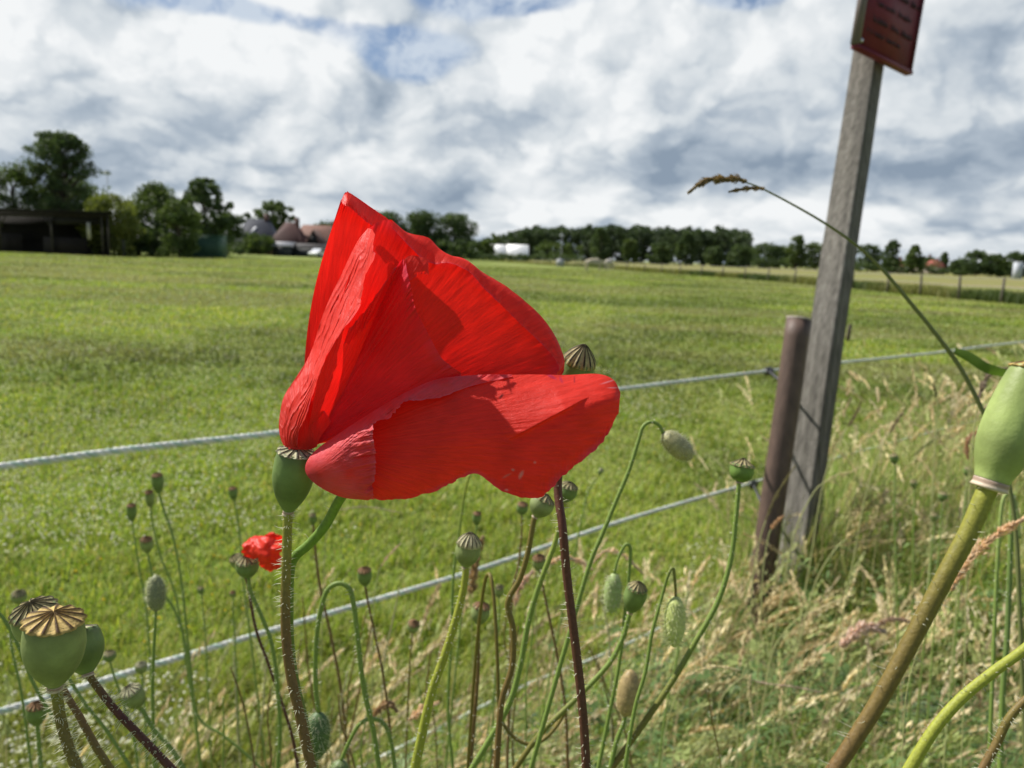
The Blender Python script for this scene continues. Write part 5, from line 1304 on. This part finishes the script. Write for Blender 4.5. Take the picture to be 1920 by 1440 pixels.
    # front petal: wide tray reaching right
    top_ = [(574, 880, 24), (590, 847, 16), (640, 812, 10), (700, 772, 6), (760, 738, 4), (820, 713, -6), (893, 704, -16), (950, 703, -24), (1000, 702, -30), (1060, 703, -32), (1120, 701, -28), (1150, 712, -14), (1163, 735, 0)]
    m1 = [(580, 893, 34), (600, 868, 40), (650, 842, 42), (712, 812, 40), (768, 785, 38), (825, 764, 34), (885, 752, 26), (942, 746, 20), (1000, 738, 12), (1060, 728, 6), (1118, 722, 2), (1150, 728, 4), (1163, 740, 4)]
    m2 = [(588, 903, 36), (622, 890, 54), (672, 878, 60), (730, 866, 62), (785, 844, 60), (838, 822, 58), (890, 808, 54), (945, 800, 52), (1000, 788, 50), (1055, 772, 46), (1110, 756, 40), (1146, 748, 28), (1162, 750, 16)]
    m3 = [(600, 912, 32), (640, 912, 46), (690, 912, 54), (745, 908, 56), (800, 886, 56), (848, 866, 54), (893, 852, 54), (945, 856, 56), (1000, 850, 56), (1052, 824, 50), (1104, 794, 40), (1142, 770, 28), (1161, 762, 16)]
    m4 = [(612, 918, 26), (650, 932, 30), (698, 937, 34), (755, 936, 36), (812, 922, 38), (856, 902, 40), (893, 888, 44), (945, 922, 44), (1012, 934, 40), (1052, 896, 36), (1096, 860, 30), (1134, 824, 22), (1160, 775, 14)]
    def ex4(X, Y, D, u, v):
        # sharp pleat from the middle up to the right
        x0, y0, x1, y1 = 952, 826, 1105, 744
        L = math.hypot(x1-x0, y1-y0); tx, ty = (x1-x0)/L, (y1-y0)/L
        s = (X-x0)*tx+(Y-y0)*ty; w = -(X-x0)*ty+(Y-y0)*tx          # w > 0 below the pleat
        al = np.clip(s/30, 0, 1)*np.clip((L-s)/50, 0, 1)
        hgt = 13*al
        return X, Y, D+np.where(w < 0, hgt*np.exp(w/46), -0*hgt+hgt*np.exp(-w/3.0)-5*al*np.exp(-w/30))
    A = petal(t, [top_, m1, m2, m3, m4], 300, 190, .6, .7, 10, ex4, 2.4, marks=[(940, 743, 5, 2, -.9, (.10, .005, .005)), (977, 890, 7, 2.6, -1.1, (.75, .35, .33)), (962, 881, 2.5, 2, 0, (.7, .3, .28)), (950, 892, 8, 1.4, -.5, (.70, .20, .18)),
                                                                                        (1003, 867, 2, 2, 0, (.8, .3, .3)), (1140, 716, 12, 1.3, -.3, (.85, .22, .24)), (1150, 727, 9, 1.1, 0, (.85, .25, .27)), (1034, 706, 9, 2.5, .5, (.55, .03, .09)), (1052, 712, 6, 2, 1.2, (.6, .03, .08)), (1077, 712, 1.4, 5, 0, (.45, .02, .03)), (950, 919, 3, 1.6, 0, (.8, .4, .4))])
    # fold: rolls over the left end and the upper edge
    ax_ = [(690, 938), (640, 932), (592, 908), (572, 880), (588, 848), (638, 811), (700, 771), (760, 736), (820, 711), (893, 703), (960, 702)]
    dx_ = [44, 44, 42, 36, 28, 18, 10, 4, -4, -12, -22]
    md = [(695, 936), (668, 922), (642, 890), (630, 860), (642, 832), (668, 806), (716, 776), (762, 744), (822, 722), (892, 711), (960, 704)]
    dm = [64, 80, 88, 86, 78, 64, 50, 38, 18, -6, -20]
    ed = [(699, 934), (701, 905), (704, 872), (703, 845), (698, 815), (702, 796), (738, 777), (758, 755), (824, 744), (886, 723), (960, 706)]
    de = [74, 88, 96, 96, 92, 86, 74, 60, 34, 6, -17]
    def exc(X, Y, D, u, v):
        # crumpled bumps where the fold turns
        w = np.exp(-((u-.58)/.22)**2)*np.clip(v*2.2, 0, 1)
        return X, Y, D+w*7*(np.abs(fbm(X*.06+Y*.02, Y*.11, 51, 3)-.42))*2.2
    g = [row(ax_, dx_), row(md, dm), row(ed, de)]
    B = petal(t, g, 220, 70, .5, 2.2, 12, exc, 4.0, sym=(575, 900), rimrows=.35, pink=.55, rimc=(.80, .17, .22))
    join_petal(t, [A, B], 'wide front petal stretched to the right with its upper edge rolled over')


poppies()
flower()
# ---------------------------------------------------------------- verge growth
def st_xy(t, s): return FP[0]+FD[0]*t+FN[0]*s, FP[1]+FD[1]*t+FN[1]*s


def cap(t, r):
    """how high the growth stands: low in front of the pasture, high round the posts and to the right"""
    l = sst(np.asarray(t, float), -.38, .08); a = np.maximum(1.25-.47*r, .28); b_ = np.where(np.asarray(r) > 1.9, .95, 1.25-.42*r)
    return a*(1-l)+b_*l


def verge():
    N = 620000
    t = -2.2+16*RNG.uniform(0, 1, N)**1.8; s = RNG.uniform(-.02, 3.0, N)
    x, y = st_xy(t, s); r = np.hypot(x, y)
    lush = sst(t, -1.5, .4)*.45+.55
    k = (y > .35) & (r > .85) & (np.abs(x) < .8*y+.25) & (RNG.uniform(0, 1, N) < np.minimum(1, (2.6/r)**1.1)) & (RNG.uniform(0, 1, N) < .25+.75*lush) & (RNG.uniform(0, 1, N) < .35+1.1*vn(x*5, y*5, 6))
    x, y, t, s, r = x[k], y[k], t[k], s[k], r[k]; n = len(x); lush = .45+.55*sst(t, -1.3, .5)
    z = bank(x, y); cl = fbm(x*3, y*3, 12)
    edge = np.exp(-((s-.35)/.5)**2)
    H = (.12+.26*cl+.18*RNG.uniform(0, 1, n))*(.6+.8*lush)+.22*edge*lush*RNG.uniform(0, 1, n)
    H = np.minimum(H, np.maximum(.10, cap(t, r)-z))
    H = H*(.60+.40*sst(t, -.6, .1))
    straw = RNG.uniform(0, 1, n) < (.10+.20*lush*edge+.08*cl)
    c = pal(n, [(.27, .38, .060), (.18, .30, .050), (.37, .44, .085), (.11, .20, .042)], [4, 3, 2, 2])
    c2 = pal(n, [(.72, .63, .38), (.58, .46, .28), (.56, .56, .25)], [3, 2, 2]); c[straw] = c2[straw]
    wd = .0030*RNG.uniform(.6, 1.5, n)*np.maximum(1, r/2.5)
    a = RNG.normal(.3, 1.2, n); lean = np.clip(RNG.normal(.55, .3, n), 0, 1.25)
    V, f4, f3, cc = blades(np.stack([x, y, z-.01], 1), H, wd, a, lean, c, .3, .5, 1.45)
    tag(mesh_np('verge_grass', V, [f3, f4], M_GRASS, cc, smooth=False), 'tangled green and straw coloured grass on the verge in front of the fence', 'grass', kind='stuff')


def culm_set(n, trange, srange, hr, seed, dens_len=.16, cpal=0, lean=(.35, .95), rmin=1.1):
    """flowering grass stems: thin culm + loose spikelets at the top, all one mass"""
    rng = np.random.default_rng(seed); m_ = MB(); k = 0
    SV = []; SC = []
    while k < n:
        t = trange[0]+(trange[1]-trange[0])*rng.uniform(0, 1)**1.6; s = rng.uniform(*srange); x, y = st_xy(t, s); r = math.hypot(x, y)
        if y < .5 or r < rmin or abs(x) > .8*y+.2 or rng.uniform() > min(1, (3/r)**.9) or (r < 2.15 and t > -.4 and rng.uniform() > .28): k += .05; continue
        k += 1
        z = float(bank(np.array(x), np.array(y))); H = rng.uniform(*hr); H = min(H, float(cap(t, r))-z+.06)
        if H < .15: continue
        az = rng.normal(.55, .7); ln = rng.uniform(*lean); d = np.array([math.cos(az), math.sin(az), 0])
        p = [np.array([x, y, z-.01])+d*H*ln*f**2+np.array([0, 0, H*(f-.25*ln*f**3)]) for f in (0, .35, .7, 1)]
        w = .0009*max(1, r/2.2); cs = np.array([(.58, .50, .26), (.38, .42, .15), (.50, .38, .22)][rng.integers(3)])*rng.uniform(.7, 1.15)
        P, _ = m_.tube(p, [w*1.2, w, w*.8, w*.5], 3, cs, caps=False, sub=4)
        kind = rng.uniform(); L = rng.uniform(.06, .15)
        ns = int(rng.uniform(40, 80)); spread = .0030 if kind < .7 else .0070
        hc = np.array([(.76, .64, .38), (.58, .48, .28), (.68, .60, .40), (.82, .74, .46), (.46, .50, .22), (.38, .45, .17), (.52, .46, .24)][rng.integers(7)])*rng.uniform(.75, 1.15)
        end = P[-1]; T = P[-1]-P[-4]; T /= np.linalg.norm(T); T = T+d*.12+np.array([0, 0, .42]); T /= np.linalg.norm(T)
        for q in range(ns):
            f = q/ns; env = math.sin(math.pi*min(1, f*.85+.1))
            o = rng.normal(size=3)*spread*env*max(1, r/2.5)**.3
            c0 = end+T*(f*L-.1*L)+o+d*.035*f*f-np.array([0, 0, .018*f*f]); e = T+rng.normal(size=3)*.16; e /= np.linalg.norm(e); sdv = np.cross(e, rng.normal(size=3)); sdv /= np.linalg.norm(sdv)
            l2 = rng.uniform(.0055, .009)*max(1, r/2.6); w2 = l2*.27
            SV.append([c0-e*l2, c0+sdv*w2, c0+e*l2, c0-sdv*w2]); SC.append(hc*rng.uniform(.8, 1.25))
    V = np.array(SV).reshape(-1, 3); m_.add(V, f4=np.arange(len(V)).reshape(-1, 4), c=np.repeat(np.array(SC), 4, axis=0))
    return m_


def weeds():
    """low leafy herbs: rosettes of narrow leaves"""
    rng = np.random.default_rng(77); P = []; A = []; Ln = []; H = []; C = []
    n = 0
    while n < 1700:
        t = rng.uniform(-2.0, 5.0); s = rng.uniform(.12, 1.7); x, y = st_xy(t, s); r = math.hypot(x, y)
        right = .35+.65*sst(np.array(t), -1.3, .2)
        if y < .4 or r < .95 or abs(x) > .8*y+.2 or rng.uniform() > min(1, (1.9/r)**1.2)*(.35+.65*float(right)): n += .1; continue
        n += 1; z = float(bank(np.array(x), np.array(y))); hh = rng.uniform(.12, .46)*(.55+.45*float(right)); hh = min(hh, max(.08, float(cap(t, r))-z-.05))
        k = int(rng.uniform(26, 60)); col = np.array([(.19, .29, .11), (.15, .25, .075), (.25, .35, .12), (.20, .27, .14)][rng.integers(4)])*rng.uniform(.8, 1.2)
        for q in range(k):
            f = rng.uniform(.15, 1)
            P.append((x+rng.normal()*.02, y+rng.normal()*.02, z+hh*f)); A.append(rng.uniform(0, 6.28)); Ln.append(rng.uniform(.018, .05)*(1.2-.5*f)); H.append(rng.uniform(-.3, .9)); C.append(col*rng.uniform(.8, 1.25))
    P = np.array(P); A = np.array(A); Ln = np.array(Ln); H = np.array(H); C = np.array(C)
    d = np.stack([np.cos(A), np.sin(A), H], 1); d /= np.linalg.norm(d, axis=1)[:, None]; sdv = np.stack([-np.sin(A), np.cos(A), np.zeros(len(A))], 1)
    m1 = P+d*(Ln*.45)[:, None]; tip = P+d*Ln[:, None]-np.array([0, 0, 1])*(Ln*.35)[:, None]; w = (Ln*.13)[:, None]
    V = np.stack([P, m1-sdv*w, tip, m1+sdv*w], 1).reshape(-1, 3)
    f = np.arange(len(V)).reshape(-1, 4); f3 = np.concatenate([f[:, [0, 1, 3]], f[:, [1, 2, 3]]])
    tag(mesh_np('leafy_weeds', V, [f3], M_GRASS, np.repeat(C, 4, axis=0), smooth=False), 'low leafy green weeds filling the verge at the lower right', 'weeds', kind='stuff')
    # tiny white flowers
    n = 260; t = rng.uniform(-1.5, 3, n); s = rng.uniform(.2, 1.5, n); x, y = st_xy(t, s); k = (np.hypot(x, y) > 1.0) & (y > .4) & (np.abs(x) < .8*y); x, y = x[k], y[k]
    z = bank(x, y)+np.minimum(rng.uniform(.1, .4, len(x)), np.maximum(.06, 1.0-.24-.6*np.hypot(x, y)))
    m_ = MB()
    for a, b_, c in zip(x, y, z):
        for q in range(5):
            an = q*1.256+a*9; dd = np.array([math.cos(an), math.sin(an), .35]); e = np.array([-math.sin(an), math.cos(an), 0]); p = np.array([a, b_, c]); l = rng.uniform(.004, .0065)
            m_.add([p, p+dd*l*.6+e*l*.35, p+dd*l, p+dd*l*.6-e*l*.35], f4=[(0, 1, 2, 3)], c=(.78, .78, .76))
    tag(m_.build('white_flowers', M_GRASS, None, False), 'tiny white flowers dotted through the verge weeds', 'flowers', kind='stuff')


def poppy_leaves():
    rng = np.random.default_rng(8); m_ = MB(); n = 0
    while n < 260:
        t = rng.uniform(-1.9, 1.8); s = rng.uniform(.1, 1.25); x, y = st_xy(t, s); r = math.hypot(x, y)
        if y < .4 or r < .95 or r > 2.3 or abs(x) > .75*y+.1: n += .05; continue
        n += 1; z = float(bank(np.array(x), np.array(y))); h = min(rng.uniform(.08, .38), max(.06, float(cap(t, r))-z-.06))
        az = rng.uniform(0, 6.28); d = np.array([math.cos(az), math.sin(az), rng.uniform(.1, .7)]); d /= np.linalg.norm(d); sv = np.array([-math.sin(az), math.cos(az), 0]); L = rng.uniform(.06, .13)
        c = np.array([(.22, .33, .12), (.17, .27, .09), (.30, .36, .12), (.42, .38, .16)][rng.choice(4, p=[.4, .3, .2, .1])])*rng.uniform(.8, 1.2)
        mid_ = [np.array([x, y, z+h])+d*L*f-np.array([0, 0, 1])*L*.45*f*f for f in np.linspace(0, 1, 8)]
        for i in range(7):
            a, b_ = mid_[i], mid_[i+1]; w = L*.035*(1-.7*i/7)
            m_.add([a-sv*w, b_-sv*w*.8, b_+sv*w*.8, a+sv*w], f4=[(0, 1, 2, 3)], c=c*.9)
            if i > 0:
                for sg in (-1, 1):
                    l = L*.26*math.sin(math.pi*(i/7*.8+.15))*rng.uniform(.7, 1.2); tip = a+sv*sg*l+d*l*.7-np.array([0, 0, l*rng.uniform(-.2, .5)])
                    m_.add([a, a+sv*sg*l*.5+d*l*.1, tip, a+d*l*.55+sv*sg*l*.3], f4=[(0, 1, 2, 3)], c=c)
    tag(m_.build('lobed_leaves', M_GRASS, None, False), 'jagged lobed poppy leaves low down between the stems on the verge', 'leaves', kind='stuff')


def spike(m_, P, w, c, rng, dens=1.0):
    """dense seed head along a path: overlapping spikelets"""
    Q = cr(np.array(P), 14); L = np.sum(np.linalg.norm(np.diff(Q, axis=0), axis=1)); n = int(520*dens); SV = []; SC = []
    for q in range(n):
        f = rng.uniform(0, 1); i = min(len(Q)-2, int(f*(len(Q)-1))); T = Q[i+1]-Q[i]; T /= np.linalg.norm(T)
        env = w*(math.sin(math.pi*min(1, f*.86+.12))**.7)*(.75+.35*math.sin(f*23+w*900))
        o = rng.normal(size=3); o -= T*(o@T); o /= np.linalg.norm(o); rad = env*rng.uniform(.25, 1)
        c0 = Q[i]+o*rad; e = T+o*.55; e /= np.linalg.norm(e); sdv = np.cross(e, rng.normal(size=3)); sdv /= np.linalg.norm(sdv); l2 = w*rng.uniform(.30, .55)
        SV.append([c0-e*l2, c0+sdv*l2*.34, c0+e*l2*1.2, c0-sdv*l2*.34]); SC.append(np.array(c)*rng.uniform(.7, 1.25))
    V = np.array(SV).reshape(-1, 3); m_.add(V, f4=np.arange(len(V)).reshape(-1, 4), c=np.repeat(np.array(SC), 4, axis=0))
    m_.tube(Q, w*.32, 5, np.array(c)*.8, sub=1)


def stalks():
    """the flowering grasses that stand out one by one"""
    rng = np.random.default_rng(12)
    TAN = (.86, .68, .48); STR = (.80, .72, .44); BR = (.40, .33, .18); PK = (.78, .60, .50)
    L = [('tan drooping grass head arching just right of the dark red stem', [(1025, 1060), (1050, 1047), (1080, 1050), (1112, 1068)], .75, 15, TAN, [(1015, 1085), (1005, 1150), (1010, 1300)]),
         ('thin tan grass head arching above the two hanging buds', [(1112, 1055), (1135, 1033), (1168, 1040), (1204, 1075)], .8, 12, TAN, [(1100, 1085), (1085, 1160), (1080, 1320)]),
         ('straw coloured grass head lying level near the tan upright bud', [(1292, 1266), (1318, 1255), (1350, 1250), (1388, 1257)], .7, 10, STR, [(1275, 1290), (1250, 1360), (1240, 1440)]),
         ('big ropy tan grass head slanting up to the right picture edge', [(1785, 1105), (1810, 1060), (1845, 1020), (1890, 990), (1940, 962)], .46, 24, (.82, .60, .38), [(1760, 1140), (1725, 1210), (1700, 1300), (1690, 1440)]),
         ('brownish blurred upright grass head behind the central striped pod', [(884, 1110), (888, 1080), (893, 1050), (906, 1005)], .85, 22, (.46, .33, .20), [(884, 1150), (886, 1230), (890, 1330)]),
         ('curled pinkish tan grass head left of the dark red stem', [(966, 1135), (972, 1105), (984, 1088), (1000, 1070)], .8, 16, PK, [(962, 1170), (960, 1250), (962, 1350)]),
         ('straw grass head hanging straight down right of the level one', [(1408, 1265), (1405, 1290), (1408, 1320), (1414, 1355)], .8, 10, STR, [(1402, 1245), (1392, 1270), (1385, 1350), (1380, 1440)]),
         ('thin pink grass spike pointing right below the grey post', [(1405, 1274), (1440, 1282), (1490, 1288), (1540, 1298)], .8, 6, PK, [(1385, 1275), (1350, 1320), (1340, 1440)]),
         ('pale straw spike leaning right under the fence posts', [(1515, 1150), (1540, 1140), (1565, 1128), (1600, 1115)], 1.0, 8, STR, [(1490, 1165), (1450, 1220), (1430, 1330)]),
         ('fluffy pink grass plume left of the thick leaning stem', [(1580, 1210), (1605, 1185), (1625, 1175), (1660, 1185)], 1.0, 26, PK, [(1570, 1240), (1560, 1300), (1555, 1400)]),
         ('second pink grass plume touching the thick leaning stem', [(1640, 1175), (1665, 1162), (1690, 1162), (1710, 1168)], 1.0, 13, (.52, .38, .28), [(1625, 1190), (1610, 1260), (1600, 1380)]),
         ('curled tan grass head near the bottom left of the centre stem', [(700, 1345), (712, 1328), (730, 1318), (745, 1335)], .62, 17, (.50, .34, .20), [(692, 1370), (690, 1420), (690, 1450)]),
         ('fluffy tan grass head right of the curled one at the bottom', [(768, 1350), (785, 1335), (800, 1325), (822, 1318)], .66, 18, TAN, [(760, 1370), (755, 1420), (752, 1450)]),
         ('pale strand of grass lying level under the front petal', [(640, 955), (680, 950), (720, 955), (755, 962)], .95, 5, (.60, .52, .40), [(620, 965), (610, 1020), (605, 1150)]),
         ('dry pinkish leaf like grass head leaning by the middle rope', [(716, 1060), (726, 1045), (738, 1032), (752, 1018)], .9, 6, PK, [(708, 1080), (700, 1150), (698, 1300)]),
         ('short tan grass head glowing against the dark foot of the posts', [(1446, 992), (1452, 983), (1460, 975), (1470, 966)], 1.3, 9, (.66, .44, .26), [(1440, 1010), (1430, 1080), (1425, 1200)]),
         ('thin brown grass spike slanting over the foot of the grey post', [(1590, 1010), (1635, 985), (1670, 960), (1700, 935)], 1.3, 6, BR, [(1570, 1025), (1530, 1090), (1500, 1200)]),
         ('pale bent grass head standing right of the posts against the rope', [(1545, 905), (1570, 890), (1595, 885), (1620, 872)], 1.5, 6, STR, [(1525, 925), (1490, 1000), (1460, 1150)]),
         ('brownish plume curling behind the top of the large pale pod', [(1835, 745), (1848, 712), (1866, 695), (1890, 690)], .75, 14, (.36, .29, .23), [(1830, 780), (1822, 850), (1815, 1000), (1810, 1200)]),
         ('brown grass head bending towards the left side of the large pod', [(1815, 860), (1812, 835), (1822, 815), (1845, 812)], .8, 12, (.56, .34, .22), [(1816, 890), (1805, 960), (1795, 1100)]),
         ('olive grass spike leaning against the round brown post', [(1436, 975), (1450, 940), (1470, 905), (1492, 872)], 1.4, 8, (.27, .24, .11), [(1425, 1010), (1412, 1080), (1405, 1200)]),
         ('dark blurred grass tip standing highest right of the grey post', [(1668, 812), (1678, 795), (1688, 780), (1698, 768)], 1.5, 7, (.20, .16, .10), [(1655, 835), (1625, 920), (1600, 1050)]),
         ('dark brown grass plume on the upper rope right of the grey post', [(1590, 800), (1600, 785), (1608, 770), (1615, 752)], 1.6, 8, (.24, .19, .11), [(1578, 820), (1545, 900), (1520, 1050)]),
         ('small dark spike standing alone in the pasture left of the large pod', [(1756, 745), (1754, 735), (1752, 727), (1750, 718)], 1.4, 6, (.14, .13, .06), [(1758, 765), (1752, 850), (1745, 1000)])]
    for lab, hp, D, w, c, st in L:
        P = [unp(a, b_, D) for a, b_ in hp]; S = [P[0]]+[unp(a, b_, D) for a, b_ in st]; S = to_ground(S)
        t = thing('grass_stalk', lab, 'grass stalk', S[-1])
        m_ = MB(); m_.tube(S, np.linspace(.9, 1.5, len(S))*D/FPX, 6, np.array((.40, .41, .17)), sub=6); m_.build('stem', M_STEM, t)
        m_ = MB(); spike(m_, P, w*D/FPX/2, c, rng, 1.3 if w > 12 else .7); m_.build('seed_head', M_SEED, t)
    # the long culm crossing the sign post
    D = .5; S = [unp(a, b_, D) for a, b_ in [(1393, 340), (1430, 354), (1500, 391), (1560, 427), (1610, 463), (1650, 500), (1705, 565), (1760, 633), (1802, 692), (1840, 765), (1870, 830), (1890, 900), (1905, 1000), (1912, 1150)]]
    S = to_ground(S); t = thing('grass_stalk', 'longest thin grass stalk arching across the grey post with a head against the sky', 'grass stalk', S[-1])
    m_ = MB(); m_.tube(S, np.concatenate([np.linspace(1.6, 5.0, 8), np.full(len(S)-8, 5.2)])*D/FPX/1.0*.8, 7, (.17, .19, .07), sub=8); m_.build('stem', M_STEM, t)
    m_ = MB(); spike(m_, [unp(a, b_, D) for a, b_ in [(1398, 341), (1380, 335), (1358, 337), (1336, 336), (1314, 344), (1290, 362)]], 9*D/FPX, (.30, .23, .12), rng, 1.6); m_.build('seed_head', M_SEED, t)
    m_ = MB(); spike(m_, [unp(a, b_, D) for a, b_ in [(1432, 354), (1412, 353), (1390, 355), (1366, 360)]], 6*D/FPX, (.30, .22, .11), rng, .9); m_.build('seed_head', M_SEED, t)
    m_ = MB(); A = [unp(a, b_, D+o) for a, b_, o in [(1789, 657, 0), (1815, 668, -.005), (1850, 690, -.01), (1885, 700, -.01), (1925, 712, 0)]]; A = cr(np.array(A), 8); n = len(A)
    w = np.sin(np.pi*np.clip(np.linspace(.12, 1, n), 0, 1))**.5*.0034; up = np.array([.15, -.3, .9])
    V = np.concatenate([A-up*w[:, None], A+np.array([0, -.001, 0])-0*up, A+up*w[:, None]]); f = []
    for i in range(n-1): f += [(i, i+1, n+i+1, n+i), (n+i, n+i+1, 2*n+i+1, 2*n+i)]
    m_.add(V, f4=f, c=(.10, .17, .03)); m_.build('leaf', M_GRASS, t)


verge()
tag(culm_set(1350, (-.22, 7), (-.05, 1.1), (.35, .88), 3, rmin=1.4).build('flowering_grass', M_SEED, None, False), 'leaning mass of brown and straw flowering grasses around the posts', 'grass', kind='stuff')
tag(culm_set(620, (-2.2, -.2), (.05, 1.2), (.25, .60), 4, rmin=1.0).build('flowering_grass', M_SEED, None, False), 'thin scattering of straw grass heads on the verge left of the posts', 'grass', kind='stuff')
weeds()
poppy_leaves()
stalks()
